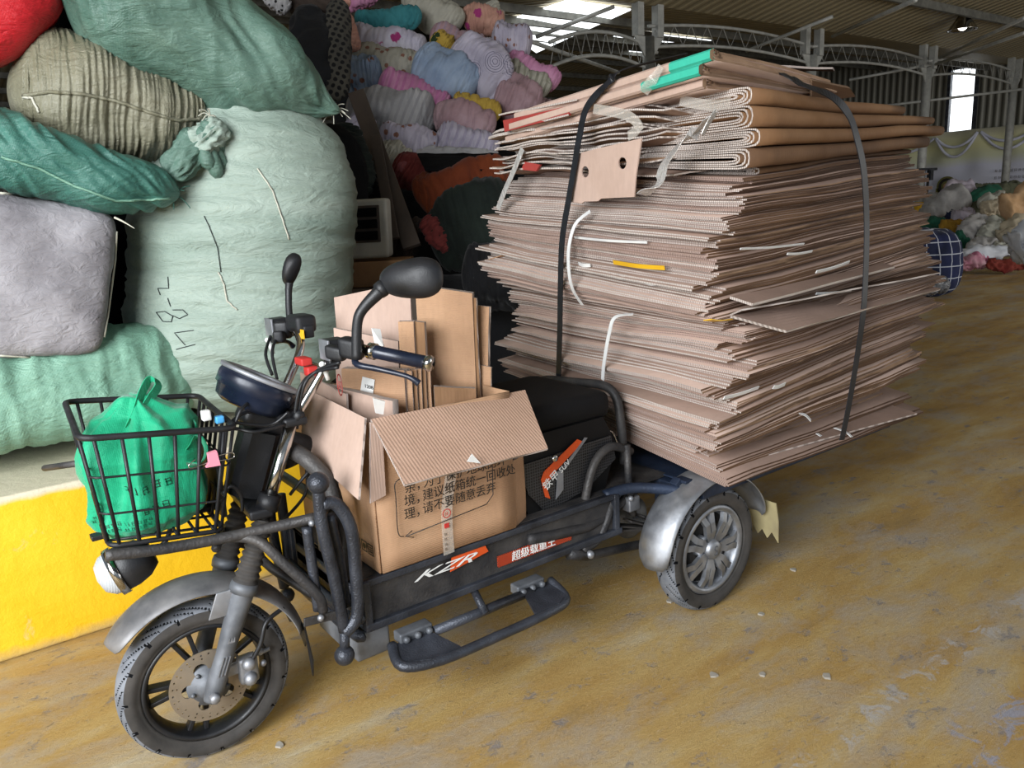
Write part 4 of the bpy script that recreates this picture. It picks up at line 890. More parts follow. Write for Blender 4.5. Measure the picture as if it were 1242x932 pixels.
# foil tapes and clear tapes
sx=.17
def tp(lab,pts,w,m,sd,nm='tape_strip',th=.0025): return tag(MB().strip(pts,sd,w,th,sub=6).build(nm,M[m]),lab,'tape')
tp('crumpled silver tape hanging right of the card with holes',[(0.186,0.530,1.583),(0.130,0.435,1.551),(0.140,0.382,1.521),(0.160,0.340,1.467),(0.170,0.323,1.416),(0.180,0.265,1.385)],.045,'foil',(.1,1,.5))
tp('shiny clear tape on the corner above the silver tape',[(0.202,0.560,1.588),(0.229,0.560,1.563),(0.243,0.550,1.530)],.022,'foil',(1,.3,0))
tp('long clear tape hanging at the left end of the stack',[(0.140,-0.360,1.569),(0.145,-0.408,1.500),(0.150,-0.469,1.423),(0.150,-0.518,1.358)],.025,'foil',(0,1,.3))
tp('brown tape over the green end boxes',[(0.155,0.325,1.742),(0.160,0.301,1.712),(0.150,0.248,1.681)],.032,'tape',(0,1,.35))
tp('clear tape crumpled on the front below the top boxes',[(0.160,0.042,1.658),(0.170,0.198,1.621),(0.170,0.248,1.580),(0.160,0.193,1.561)],.03,'tape',(0,.5,1))
tp('clear tape over the nose of the highest round bundle',[(0.060,0.312,1.652),(0.060,0.427,1.625),(0.132,0.550,1.616)],.03,'tape',(0,.2,1))
def wt(lab,pts): return tp(lab,pts,.014,'wstrap',(0,1,-.1),'plastic_band')
wt('white plastic band bowed out on the front, upper one',[(0.130,-0.019,1.340),(0.160,-0.062,1.299),(0.180,-0.077,1.223),(0.180,-0.081,1.139),(0.160,-0.086,1.074),(0.120,-0.086,1.018)])
wt('white plastic band on the front, lower one',[(0.110,0.153,1.004),(0.150,0.109,0.994),(0.165,0.095,0.940),(0.155,0.058,0.841),(0.130,0.020,0.765)])
# the two dark tie down straps
def strap(lab,pts,sd,w=.026): return tag(MB().strip(pts,sd,w,.003,sub=8).build('tie_down_strap',M['strap']),lab,'strap')
strap('dark tie down strap over the front of the stack, left one',[(-0.300,0.015,1.853),(0.110,0.130,1.765),(0.160,0.112,1.727),(0.170,0.022,1.665),(0.175,-0.012,1.580),(0.175,-0.040,1.491),(0.175,-0.074,1.387),(0.175,-0.116,1.250),(0.165,-0.145,1.106),(0.160,-0.165,0.928),(0.150,-0.198,0.714)],[(0,1,.2)]*3+[(0,1,.2)]*2+[(0,1,.1)]*3+[(0,.5,0)]*3)
strap('dark tie down strap over the near side of the stack, right one',[(-0.531,0.100,1.837),(-0.200,0.470,1.721),(-0.223,0.540,1.677),(-0.328,0.570,1.642),(-0.405,0.580,1.590),(-0.441,0.590,1.516),(-0.488,0.590,1.416),(-0.535,0.580,1.260),(-0.536,0.585,1.099),(-0.524,0.590,0.964),(-0.528,0.575,0.822),(-0.517,0.560,0.648),(-0.498,0.550,0.520)],(1,0,0),.03)

# ---------------------------------------------------------------- cargo tricycle (faces +X, rider's left is +Y)
T=empty('cargo_tricycle',(.75,0,0),'black electric cargo tricycle carrying the cardboard stack','tricycle')
ST=math.radians(-5.3); FU=V((math.cos(ST),math.sin(ST),0)); FN=V((-math.sin(ST),math.cos(ST),0)); ZU=V((0,0,1))
FC=V((1.548,0,.214))
def tyre(c,R,w,n,mats,parent,name='tyre',N=15,sgn=1):
    # carcass with curved tread grooves, their shade painted in dark; n = axle direction
    ax=V(n).normalized(); X=ZU; Y=ax.cross(X); P=[];GV=[];nt,nk=560,46; hw=w/2; Ri=R-w*.62
    def gro(i,k):
        u=-1+2*k/(nk-1)
        if abs(u)<=.62:
            v=u/.62; ph=(i/nt*N+abs(v)**1.5*.95*sgn+(.5 if v>0 else 0))%1; ph2=(ph+.5)%1
            return (abs(v)>.10 and ph<.10) or (abs(v)>.55 and ph2<.06)
        v=(abs(u)-.62)/.38; ph=(i/nt*N+.95*sgn+(.5 if u>0 else 0))%1; return v<.25 and ph<.10
    Mi=[];F=[]
    for i in range(nt):
        a=2*PI*i/nt; d=X*math.cos(a)+Y*math.sin(a)
        for k in range(nk):
            u=-1+2*k/(nk-1)
            if abs(u)<=.62:
                v=u/.62; r=R-.14*w*abs(v)**2.4; h=hw*.86*v
                if gro(i,k): r-=.005
            else:
                v=(abs(u)-.62)/.38; s_=1 if u>0 else -1; r=R-.14*w-(R-.14*w-Ri)*v; h=s_*(hw*.86+hw*.14*math.sin(PI*min(1,v*1.15)))*(1-.12*max(0,v-.6))
                if gro(i,k): r-=.004
            P.append(V(c)+d*r+ax*h)
    for i in range(nt):
        j=(i+1)%nt
        for k in range(nk-1): F.append((i*nk+k,i*nk+k+1,j*nk+k+1,j*nk+k)); Mi.append(2 if gro(i+.5,k+.5) else 0 if abs(-1+2*(k+.5)/(nk-1))<.66 else 1)
        F.append((i*nk+nk-1,i*nk,j*nk,j*nk+nk-1)); Mi.append(1)
    mb=MB(); mb.v=[tuple(p) for p in P]; mb.f=[list(f) for f in F]; mb.mi=Mi; mb.sm=[True]*len(F)
    return mb.build(name,list(mats)+[M['dark']],parent)
def PW(c,n,r,ang,h=0):
    ax=V(n).normalized(); X=ZU; Y=ax.cross(X); return V(c)+(X*math.cos(ang)+Y*math.sin(ang))*r+ax*h
# --- front wheel
fw=MB().lathe([(.012,-.05),(.03,-.05),(.03,.05),(.012,.05)],FC,FN,24).build('front_wheel',M['blackpl'],T)
tyre(FC,.214,.088,FN,[M['tread'],M['rub']],fw)
rim=MB().lathe([(.150,-.036),(.158,-.036),(.160,-.03),(.150,-.024),(.145,0),(.150,.024),(.160,.03),(.158,.037),(.150,.037),(.146,.03),(.138,.0),(.146,-.03)],FC,FN,64,closed=True)
for k in range(5):
    for da in (-.12,.12):
        a=k*2*PI/5+.35+da; p0=PW(FC,FN,.03,a,0); p1=PW(FC,FN,.143,a+da*.25,0); dr=(p1-p0).normalized(); rim.box((p0+p1)/2,((p1-p0).length,.012,.03),(dr,FN.cross(dr),FN),bev=.003)
rim.build('rim',M['blackpl'],fw,'black twin spoke rim')
dm=MB(); Yd=FN.cross(ZU)
holes=[circ2(.088*math.cos(2*PI*i/30),.088*math.sin(2*PI*i/30),.0026,8) for i in range(30)]+[circ2(.078*math.cos(2*PI*(i+.5)/15),.078*math.sin(2*PI*(i+.5)/15),.0024,8) for i in range(15)]+[circ2(.05*math.cos(2*PI*i/5),.05*math.sin(2*PI*i/5),.018,14) for i in range(5)]
plate(dm,[circ2(0,0,.097,64)]+holes,.004,FC+FN*.046,Yd,ZU); dm.build('brake_disc',M['disc'],fw,'brown drilled brake disc')
hb=MB().lathe([(.0,.062),(.03,.062),(.032,.05),(.055,.047),(.055,.03),(.02,.03)],FC,FN,24); 
for i in range(5): hb.sphere(PW(FC,FN,.044,i*2*PI/5+.6,.052),.006,seg=8)
hb.build('hub',M['slider'],fw)
# --- fork: slider, gaiter, chrome stanchion on each side
def axp(y): return FC+FN*y
FK=MB().tube([axp(-.11),axp(.112)],.008,12,smooth=False).lathe([(0,.126),(.012,.126),(.014,.108),(0,.108)],FC,FN,6).build('front_axle',M['dullal'],T)
ftop=V((1.235,.0,.985))
for s_ in (1,-1):
    b=axp(.088*s_)+V((0,0,-.005)); t=V((1.226,.098*s_,.985)); d=(t-b).normalized()
    at=lambda k:b+(t-b)*k
    leg=MB().tube([at(-.02),at(.03),at(.12),at(.22),at(.33)],[.019,.024,.022,.026,.030],16,smooth=True).build('fork_leg',M['slider'],T)
    g=MB(); n_=20; g.tube([at(.33+.215*i/n_) for i in range(n_+1)],[.033-.007*(i/n_)-(.006 if i%2 else 0) for i in range(n_+1)],18,sub=2); g.build('gaiter',M['rub'],leg,'ribbed black rubber gaiter')
    MB().tube([at(.54),at(.86)],.0165,18,smooth=False).build('stanchion',M['chrome'],leg,'chrome stanchion')
    MB().lathe([(.016,-.014),(.034,-.014),(.036,.0),(.034,.014),(.016,.014)],at(.335),d,20).build('slider_collar',M['slider'],leg)
    MB().lathe([(.016,-.02),(.028,-.02),(.028,.02),(.016,.02)],at(.60),d,20).build('lower_clamp',M['blackpl'],leg)
    if s_>0:
        q=at(.155)+V((.012,.024,0)); Xq=FU; mb=MB()
        for k in range(3): mb.box(at(.10)+FU*(-.008+.008*k)+FN*.0235,(.0022,.004,.05),(FU,FN,d))
        mb.box(at(.175)+FN*.0225,(.018,.004,.004),(FU,FN,d)); 
        for k in range(3): mb.prism([at(.175)+FU*(-.009+.0065*k)+FN*.021,at(.175)+FU*(-.004+.0065*k)+FN*.021,at(.190)+FU*(-.0065+.0065*k+.001)+FN*.021],FN*.004)
        mb.build('crown_emblem',M['dullal'],leg,'small crown emblem and three bars')
        MB().box(at(.30)+FU*.045+FN*.004-ZU*.0,(.05,.006,.07),(FU,FN,d),bev=.002).build('fender_bracket',M['dullal'],leg)
# triple clamp
MB().box(V((1.375,0,.655)),(.06,.24,.025),((FU),(FN),V((0,0,1))),bev=.008).build('lower_triple_clamp',M['blackpl'],T)
MB().box(V((1.262,0,.872)),(.06,.25,.022),(FU,FN,V((0,0,1))),bev=.008).tube([V((1.262,.1,.885)),V((1.262,.125,.885))],.014,8,smooth=False).build('upper_triple_clamp',M['blackpl'],T)
# --- front fender
def fender(c,n,r,w,a0,a1,mat,parent,name,crown=.018,tear=None,nt=40,seg=9):
    ax=V(n).normalized(); X=ZU; Y=ax.cross(X); P=[];F=[]
    for s_ in (0,1):
        for i in range(nt+1):
            t_=i/nt; a=a0+(a1-a0)*t_; d=X*math.cos(a)+Y*math.sin(a); q_=min(t_,1-t_)/.11; e=1 if q_>=1 else .62+.38*(1-(1-q_)**2)**.5
            for k in range(seg):
                u=-1+2*k/(seg-1); P.append(V(c)+d*(r+crown*(1-u*u)-.003*s_)+ax*(w/2*u*e))
    N=(nt+1)*seg
    for i in range(nt):
        for k in range(seg-1): q=i*seg+k; F.append((q,q+1,q+seg+1,q+seg)); F.append((N+q,N+q+seg,N+q+seg+1,N+q+1))
        for k in (0,seg-1): q=i*seg+k; F.append((q,q+seg,N+q+seg,N+q))
    for i in (0,nt):
        for k in range(seg-1): q=i*seg+k; F.append((q,N+q,N+q+1,q+1))
    return MB().add(P,F).build(name,mat,parent)
FFC=FC+V((0,0,.012))
def fa(px): return px
ffd=fender(FFC,FN,.247,.145,math.radians(-80),math.radians(53),M['fender'],T,'front_fender',crown=.022)
# angles: PW: X up, Y = ax x up. For FN=+y, Y=+x  => positive angle = forward
tf=MB(); a=math.radians(-74); p=PW(FFC,FN,.262,a,.0); q=PW(FFC,FN,.27,math.radians(-97),.0)
tf.prism([p+FN*.062,p-FN*.062,q-FN*.05+ZU*.02,q-FN*.02-ZU*.0,q+FN*.0+ZU*.03,q+FN*.025-ZU*.07,q+FN*.045-ZU*.01],(-.004,0,.0)); tf.build('torn_mud_flap',M['blackpl'],ffd,'torn dark lower flap')
MB().tube([PW(FFC,FN,.25,math.radians(-55),.06),PW(FFC,FN,.20,math.radians(-50),.08),PW(FFC,FN,.15,math.radians(-60),.085),PW(FC,FN,.10,math.radians(-72),.075)],.006,8).build('brake_hose',M['blackpl'],T)
# --- brake caliper behind the near fork leg
cp=MB(); cc=PW(FC,FN,.098,math.radians(-78),.062)
cp.box(cc,(.05,.035,.075),(FU,FN,ZU),bev=.012).sphere(cc+FN*.02+ZU*.022,.018).sphere(cc+FN*.02-ZU*.02,.018).tube([cc+FU*.05+ZU*.02,cc-FU*.06+ZU*.035],.006,8,smooth=False).box(cc+FU*.05+ZU*.01,(.06,.012,.03),(FU,FN,ZU),bev=.004).sphere(cc-FU*.035+ZU*.035,.01).sphere(cc-FU*.04-ZU*.0,.009)
cp.build('brake_caliper',M['dullal'],T,'grey brake caliper')
# --- handlebar
hbm=MB()
for s_ in (1,-1):
    hbm.tube([V((1.245,.075*s_,.885)),V((1.19,.085*s_,.96)),V((1.15,.105*s_,1.025)),V((1.14,.16*s_,1.062)),V((1.125,.24*s_,1.05)),V((1.04,.385*s_,1.022))],.0115,14)
hbm.tube([V((1.17,.095,.985)),V((1.17,-.095,.985))],.010,12,smooth=False)
hbar=hbm.build('handlebar',M['chrome'],T,'chrome handlebar')
for s_ in (1,-1):
    a=V((1.118,.262*s_,1.047)); b=V((1.035,.392*s_,1.020)); d=(b-a).normalized()
    g=MB().tube([a,a.lerp(b,.12),a.lerp(b,.14),a.lerp(b,.96)],[.017,.017,.0165,.0165],16,smooth=False); grip=g.build('grip',M['gloss'],hbar)
    MB().lathe([(0,0),(.019,0),(.02,.01),(.017,.016),(0,.016)],a.lerp(b,.95),d,16).build('grip_ring',M['chrome'],grip,'chrome ring on the grip end')
    MB().lathe([(.012,-.006),(.0205,-.006),(.0205,.012),(.012,.012)],a,d,16).build('grip_collar',M['chrome'],grip)
    # lever
    MB().tube([a+V((.03,-.03*s_,-.012)),a+V((.045,.01*s_,-.025)),a.lerp(b,.4)+V((.048,0,-.024)),a.lerp(b,.85)+V((.038,0,-.03)),a.lerp(b,.98)+V((.028,0,-.045))],[.009,.008,.007,.006,.009],10).build('brake_lever',M['gloss'],hbar)
    # perch and switch housing
    MB().box(a-d*.045+V((.01,0,.0)),(.055,.045,.05),(d,V((0,0,1)).cross(d),V((0,0,1))),bev=.012).box(a-d*.09+V((.012,0,-.02)),(.05,.03,.035),(d,V((0,0,1)).cross(d),V((0,0,1))),bev=.01).build('switch_housing',M['blackpl'],hbar)
    # master cylinder reservoir with grey lid
    c=V((1.165,.135*s_,1.045)) if s_>0 else V((1.150,-.325,1.075)); c= V((1.176,0.130,1.044)) if s_>0 else V((1.169,-0.270,1.062))
    r_=MB().box(c+V((-.02,.0,0)),(.048,.052,.050),bev=.004).box(c+V((-.012,0,-.035)),(.03,.03,.03),bev=.008).build('brake_reservoir',M['blackpl'],hbar)
    MB().box(c+V((.006,.002,.0)),(.006,.056,.052),bev=.002).build('reservoir_cover',M['dullal'],r_,'grey reservoir cover')
    MB().sphere(c+V((.012,-.01,-.038)),.008).tube([c+V((.01,-.01,-.04)),c+V((0,-.01,-.08))],.006,8,smooth=False).build('banjo_bolt',M['white'],r_)
    # mirror
c0=V((1.157,0.260,1.052)); msm=MB().tube([c0-V((0,0,.02)),V((1.149,0.262,1.114)),V((1.134,0.270,1.152)),V((1.092,0.290,1.194))],[.013,.012,.013,.017],14)
mir=msm.build('mirror',M['blackpl'],T)
def housing(c,ax,up,n,W,Hh,D,name='mirror_housing'):
    ax=V(ax).normalized(); n=V(n).normalized(); up=n.cross(ax); P=[];F=[]; NS_,NT=20,36
    for i in range(NS_+1):
        f=PI*i/NS_*.5*1.0; rr=math.sin(f); hh=math.cos(f)
        for k in range(NT):
            a=2*PI*k/NT; cs,sn=math.cos(a),math.sin(a); q=(abs(cs)**2.5+abs(sn)**2.5)**(-1/2.5); wq=1+.18*cs
            P.append(V(c)+ax*(W*rr*q*cs)+up*(Hh*rr*q*sn*wq)+n*(D*hh))
    for i in range(NS_):
        for k in range(NT): F.append((i*NT+k,i*NT+(k+1)%NT,(i+1)*NT+(k+1)%NT,(i+1)*NT+k))
    F.append(tuple(NS_*NT+k for k in range(NT)))
    return MB().add(P,F)
mc=V((1.035,0.340,1.218)); 
housing(mc,(-.52,.80,.06),None,(.8,.52,.12),.083,.047,.045).build('mirror_housing',M['blackpl'],mir)
MB().lathe([(.0,-.012),(.02,-.012),(.021,.0),(.018,.012),(0,.012)],V((1.087,0.290,1.198)),(-.5,.6,.5),16).build('mirror_joint',M['blackpl'],mir)
c0=V((1.108,-0.260,1.060)); mir2=MB().tube([c0,V((1.112,-0.265,1.096)),V((1.105,-0.270,1.156)),V((1.099,-0.270,1.185))],[.012,.010,.010,.012],12).build('mirror',M['blackpl'],T)
mc=V((1.075,-0.300,1.220)); hs=housing(mc,(-.30,.25,.92),None,(.75,.62,.1),.05,.024,.035).build('mirror_housing',M['blackpl'],mir2)
# far side controls, yellow tag, reds
e1=V((1.125,-0.120,1.059)); MB().box(e1,(.03,.05,.035),bev=.006).box(e1+V((.0,-.03,.02)),(.06,.09,.05),bev=.015).build('switch_housing',M['blackpl'],hbar)
MB().box(e1+V((.02,.015,-.004)),(.004,.036,.026),bev=.001).build('yellow_tag',M['yel'],hbar,'yellow tag')
e2=V((1.201,0.030,1.005)); MB().box(e2,(.03,.05,.02),bev=.005).box(e2+V((-.01,.02,-.025)),(.03,.03,.025),bev=.006).build('ignition_cap',M['red'],hbar,'red plastic switch caps')
# --- round instrument cluster, seen from its underside
ca=V((-.50,.05,.86)).normalized(); cc=V((1.327,0.000,0.944))
cl_=MB().lathe([(0,-.048),(.07,-.048),(.088,-.036),(.094,-.01),(.100,-.008),(.102,.02),(.098,.034),(.0,.034)],cc,ca,40); inst=cl_.build('instrument_cluster',M['gloss'],T)
MB().lathe([(.086,.032),(.104,.032),(.105,.042),(.088,.044),(.086,.04)],cc,ca,48,closed=True).build('cluster_bezel',M['dullal'],inst,'dusty bezel ring')
MB().box(cc-ca*.075+V((-.05,0,-.01)),(.12,.09,.06),(V((.87,0,.5)),V((0,1,0)),V((-.5,0,.87))),bev=.02).build('cluster_mount',M['blackpl'],inst)
# --- black controller box between the fork legs
bc=V((1.359,0.000,0.760)); ad=(V((1.235,0,.985))-V((1.548,0,.2))).normalized()
bx_=MB(); Xb=FN; Yb=ad.cross(FN)*-1; pts=[]
for x,y in ((-.05,-.03),(-.03,-.045),(.03,-.045),(.05,-.03),(.05,.03),(.03,.045),(-.03,.045),(-.05,.03)): pts.append(bc+Xb*x+Yb*y-ad*.085)
bx_.prism(pts,ad*.17); bx_.build('controller_box',M['blackpl'],T)
# --- cables and loose wires
cb_=MB()
for pts in ([(1.242,-0.100,0.956),(1.236,-0.150,1.006),(1.185,-0.240,1.040)],[(1.237,-0.080,0.946),(1.220,-0.140,1.016),(1.170,-0.200,1.050)],[(1.265,0.100,0.849),(1.244,0.120,0.956),(1.206,0.130,0.994),(1.175,0.200,1.019)],[(1.278,0.100,0.830),(1.257,0.120,0.948),(1.214,0.120,0.987),(1.181,0.200,1.008)],[(1.289,0.120,0.901),(1.327,0.100,0.873),(1.388,0.100,0.886),(1.454,0.100,0.914)],[(1.303,0.120,0.872),(1.383,0.140,0.874),(1.424,0.120,0.887),(1.476,0.120,0.894)],[(1.307,0.050,0.881),(1.368,0.050,0.904),(1.420,0.080,0.895)],[(1.417,0.100,0.892),(1.399,0.100,0.924),(1.375,0.080,0.932)],[(1.468,0.100,0.726),(1.446,0.100,0.741),(1.426,0.100,0.714),(1.427,0.100,0.671)],[(1.285,0.050,0.662),(1.245,0.080,0.717),(1.185,0.050,0.729)],[(1.291,0.000,0.579),(1.226,0.000,0.633),(1.214,0.000,0.701)]):
    MB().tube(pts,.0045,7).build('cable',M['blackpl'],T)
MB().box(V((1.452,0.100,0.912)),(.02,.02,.018),bev=.004).build('cable_tie',pm('light blue plastic','4a9ad0',rough=.4),T,'light blue cable tie')
MB().box(V((1.481,0.100,0.928)),(.02,.02,.025),bev=.004).build('connector',M['white'],T,'white plug')
# --- main frame
fr=MB(); R1=.02
head=V((1.245,0,.86))
fr.tube([V((1.235,0,.90)),V((1.345,0,.66))],.028,14,smooth=False)
fr.tube([V((1.27,0,.80)),V((1.20,.0,.76)),V((1.13,0,.66)),V((1.10,0,.45)),V((1.08,0,.36))],.028,14)
fr.tube([V((1.274,0.060,0.787)),V((1.250,0.120,0.762)),V((1.219,0.160,0.697)),V((1.212,0.180,0.588)),V((1.206,0.200,0.455))],.022,12)
fr.tube([V((1.255,-0.050,0.722)),V((1.15,-.14,.68)),V((1.10,-.19,.46))],.022,12)
fr.tube([V((1.284,0.240,0.672)),V((1.2,.1,.62)),V((1.2,-.24,.62))],.014,10,smooth=False)
fr.box(V((1.254,0.200,0.585)),(.05,.03,.08),bev=.01).tube([V((1.215,0.240,0.392)),V((1.191,-0.000,0.286)),V((1.130,-0.270,0.254))],.016,10,smooth=False)
fr.build('head_tube_frame',M['rustframe'],T)
for s_ in (1,-1):
    mb=MB(); y=.27*s_
    if s_>0:
        mb.tube([(1.293,0.270,0.746),(1.294,0.270,0.641),(1.278,0.270,0.506),(1.266,0.270,0.355)],.0155,12)
        mb.tube([(1.287,0.270,0.699),(1.254,0.275,0.691),(1.226,0.280,0.624),(1.224,0.280,0.513),(1.232,0.280,0.392),(1.268,0.275,0.351)],.0165,12)
        mb.tube([(1.325,0.250,0.644),(1.322,0.250,0.535),(1.320,0.250,0.424)],.013,10); mb.tube([(1.264,0.250,0.658),(1.246,0.240,0.529),(1.242,0.240,0.402)],.013,10)
        mb.sphere(V((1.292,0.270,0.754)),.027,seg=24).sphere(V((1.273,0.270,0.288)),.026,seg=24).tube([(1.266,0.270,0.355),(1.271,0.270,0.299)],.013,10,smooth=False)
    else:
        mb.tube([(1.235,-0.270,0.665),(1.240,-0.270,0.455),(1.225,-0.270,0.253)],.016,12); mb.tube([(1.202,-0.270,0.552),(1.201,-0.270,0.389),(1.206,-0.270,0.258)],.016,12); mb.sphere(V((1.220,-0.270,0.223)),.024,seg=20)
    mb.build('crash_bar',M['ham'],T,'black textured crash bar with ball ends')
lb=MB(); lb.tube([(1.502,0.140,0.637),(1.434,0.200,0.629),(1.386,0.240,0.564),(1.325,0.270,0.474),(1.315,0.270,0.426)],.0125,10)
lb.tube([(1.418,-0.120,0.507),(1.357,-0.140,0.477),(1.309,-0.100,0.404),(1.236,-0.000,0.335)],.0125,10)
lb.tube([(1.746,0.150,0.672),(1.644,0.160,0.657),(1.520,0.170,0.646),(1.391,0.200,0.648),(1.294,0.240,0.658)],.0135,10)
lb.tube([(1.506,0.120,0.604),(1.414,-0.150,0.545)],.012,8,smooth=False)
lb.box(V((1.317,0.270,0.409)),(.10,.006,.022),(V((1,0,.12)),V((0,1,0)),V((-.12,0,1))),bev=.003).box(V((1.239,-0.200,0.344)),(.06,.006,.02),bev=.003); lb.build('basket_support',M['rustframe'],T)
for p_ in ((1.325,0.275,0.414),(1.311,0.250,0.651)): MB().sphere(V(p_),.009,seg=8).build('bracket_bolt',M['dullal'],T)
# --- chassis deck with side skirt, rails and stickers
dk=MB(); dk.box((.62,0,.452),(1.14,.47,.012)); dk.box((.80,0,.40),(.78,.44,.09)); 
dk.prism([V((1.19,.235,.455)),V((.30,.235,.455)),V((.30,.245,.33)),V((1.19,.245,.33))],(0,-.47,0))
dk.build('deck',M['rustframe'],T)
rl=MB(); 
for s_ in (1,-1):
    y=.245*s_
    rl.box((.74,y,.325),(.92,.028,.022),bev=.004).box((.74,y,.447),(.92,.02,.02),bev=.004)
    for x in (1.19,.30): rl.box((x,y,.385),(.022,.026,.14),bev=.004)
rl.tube([V((1.185,.2,.40)),V((1.185,-.2,.40))],.016,8,smooth=False)
rl.tube([V((1.205,.235,.30)),V((1.215,.19,.30)),V((1.215,-.2,.30))],.016,8).tube([V((1.20,.24,.355)),V((1.225,.2,.355)),V((1.225,-.2,.355))],.016,8)
rl.build('side_rail',M['ham'],T)
MB().box((1.17,.1,.26),(.10,.25,.08),bev=.01).build('battery_tray',M['slider'],T)
yk=.2465
def onside(px,py): return V(px)
sk1=MB(); a=V((1.060,0.252,0.410)); b=V((0.816,0.252,0.438)); 
d=(b-a).normalized(); nrm=V((0,1,0)); up=nrm.cross(d)*-1; up=V((0,0,1))
orr=MB().prism([(0.935,0.250,0.396),(0.805,0.250,0.416),(0.817,0.250,0.442),(0.926,0.250,0.442)],(0,.002,0)).build('deck_sticker',M['orange'],T,'orange and white lettered sticker')
tx=MB(); o0=V((1.057,0.252,0.395)); 
text(tx,'KZR',.034,V((o0.x,.2535,.405)),(-1,0,.0),(0,0,1),.0008,shear=.6,sx=3.0); tx.build('sticker_lettering',M['white'],orr)
st2=MB(); o1=V((0.752,0.252,0.355)); st2.box(((o1.x+.47)/2+.02,.2465,.370),(abs(o1.x-.47)+.0,.003,.034)); 
n=NT('orange hatch print'); n.set(.5); w_=n.wave(60,n.vec((1,1,1),(0,.8,0)),0,'BANDS','X'); n.col(n.ramp(w_,[(.45,srgb('141414')),(.5,srgb('c8431c'))],'CONSTANT')); M['hatch']=n.m
s2=st2.build('side_sticker',M['hatch'],T,'red hatched sticker with white characters'); 
tx=MB(); text(tx,'超级载重王',.032,(o1.x-.03,.249,.359),(-1,0,0),(0,0,1),.001,sx=1.05); tx.build('sticker_lettering',M['white'],s2)
# --- foot step on the near side
P_=lambda x,y,z:V((x,y,z))
fs=MB(); fs.tube([P_(1.14,.27,.262),P_(1.155,.35,.245),P_(1.06,.385,.24),P_(.9,.39,.24),P_(.70,.385,.24),P_(.615,.36,.242),P_(.60,.27,.262)],.014,12)
fs.tube([P_(1.02,.285,.262),P_(.68,.285,.262)],.014,12,smooth=False)
fs.prism([P_(1.15,.27,.255),P_(1.155,.35,.248),P_(1.09,.385,.248),P_(1.0,.385,.248),P_(1.03,.28,.258)],(0,0,.008)); fs.prism([P_(.60,.27,.255),P_(.61,.36,.248),P_(.66,.385,.248),P_(.75,.385,.248),P_(.71,.28,.258)],(0,0,.008))
step=fs.build('foot_step',M['ham'],T,'textured blue black foot step')
for x in (1.07,.68):
    mb=MB(); mb.box((x,.262,.272),(.10,.04,.03),bev=.006)
    for k in range(3): mb.sphere((x-.035+.035*k,.288,.272),.010,seg=10)
    mb.build('step_bracket',M['slider'],step)
MB().tube([P_(.86,.3,.26),P_(.86,.25,.31)],.012,8,smooth=False).build('step_strut',M['ham'],step)
# --- seat box and seat
M['ink2']=pm('matt black plastic','050506','09090b',rough=.6,spec=.3)
sb=MB().prism([P_(.615,.2,.455),P_(.30,.2,.455),P_(.245,.2,.60),P_(.30,.2,.70),P_(.60,.2,.70),P_(.68,.2,.60)],(0,-.40,0)); seatb=sb.build('seat_box',M['ink2'],T)
n=NT('black mesh grille'); n.set(.4,.1,.5); q=n.sep(n.vec((110,110,110),(0,.0,0))); fx=n.math('FRACT',q[0]); fz=n.math('FRACT',q[2]); g=n.math('MINIMUM',fx,fz); n.col(n.ramp(g,[(.25,srgb('38383a')),(.4,srgb('060607'))])); n.bump(g,.5,.002); M['mesh']=n.m
def seatp(px,py): return None
MB().prism([(0.650,0.203,0.621),(0.274,0.203,0.635),(0.254,0.203,0.552),(0.380,0.203,0.482),(0.552,0.203,0.447),(0.618,0.203,0.525)],(0,.004,0)).build('grille_panel',M['mesh'],seatb,'woven mesh pattern side panel')
sc=MB().prism([(0.570,0.209,0.561),(0.556,0.209,0.584),(0.420,0.209,0.655),(0.396,0.209,0.642),(0.507,0.209,0.577),(0.552,0.209,0.540),(0.538,0.209,0.491),(0.557,0.209,0.502)],(0,.002,0)).build('seat_sticker',M['orange'],seatb,'orange and grey sticker')
MB().prism([(0.505,0.210,0.571),(0.482,0.209,0.570),(0.485,0.210,0.507),(0.516,0.209,0.482)],(0,.002,0)).prism([(0.481,0.210,0.581),(0.390,0.210,0.654),(0.379,0.210,0.651),(0.471,0.210,0.573)],(0,.002,0)).build('grey_stripe',M['dullal'],sc)
a,b=V((0.555,0.212,0.521)),V((0.403,0.212,0.619)); d=(b-a).normalized(); tx=MB(); text(tx,'铁甲',.036,a,d,V((0,1,0)).cross(d)*-1 if (V((0,1,0)).cross(d)).z<0 else V((0,1,0)).cross(d),.001,sx=.95); text(tx,'SUV',.026,a+d*.075,d,V((0,1,0)).cross(d)*-1 if (V((0,1,0)).cross(d)).z<0 else V((0,1,0)).cross(d),.001); tx.build('sticker_lettering',M['white'],sc)
MB().lathe([(0,.006),(.006,.006),(.007,.0),(.011,.0),(.012,.004),(.009,.009),(0,.009)],V((0.513,0.206,0.615)),(0,1,0),20).build('panel_lock',M['chrome'],seatb,'round key lock')
M['seatm']=pm('matt black vinyl','060607','0c0c0e',rough=.75,spec=.25,bs=.3,bsc=120,bd=.002)
s_=MB(); s_.box((.455,0,.735),(.40,.40,.09),bev=.04); s_.build('seat',M['seatm'],T,'dark padded seat')
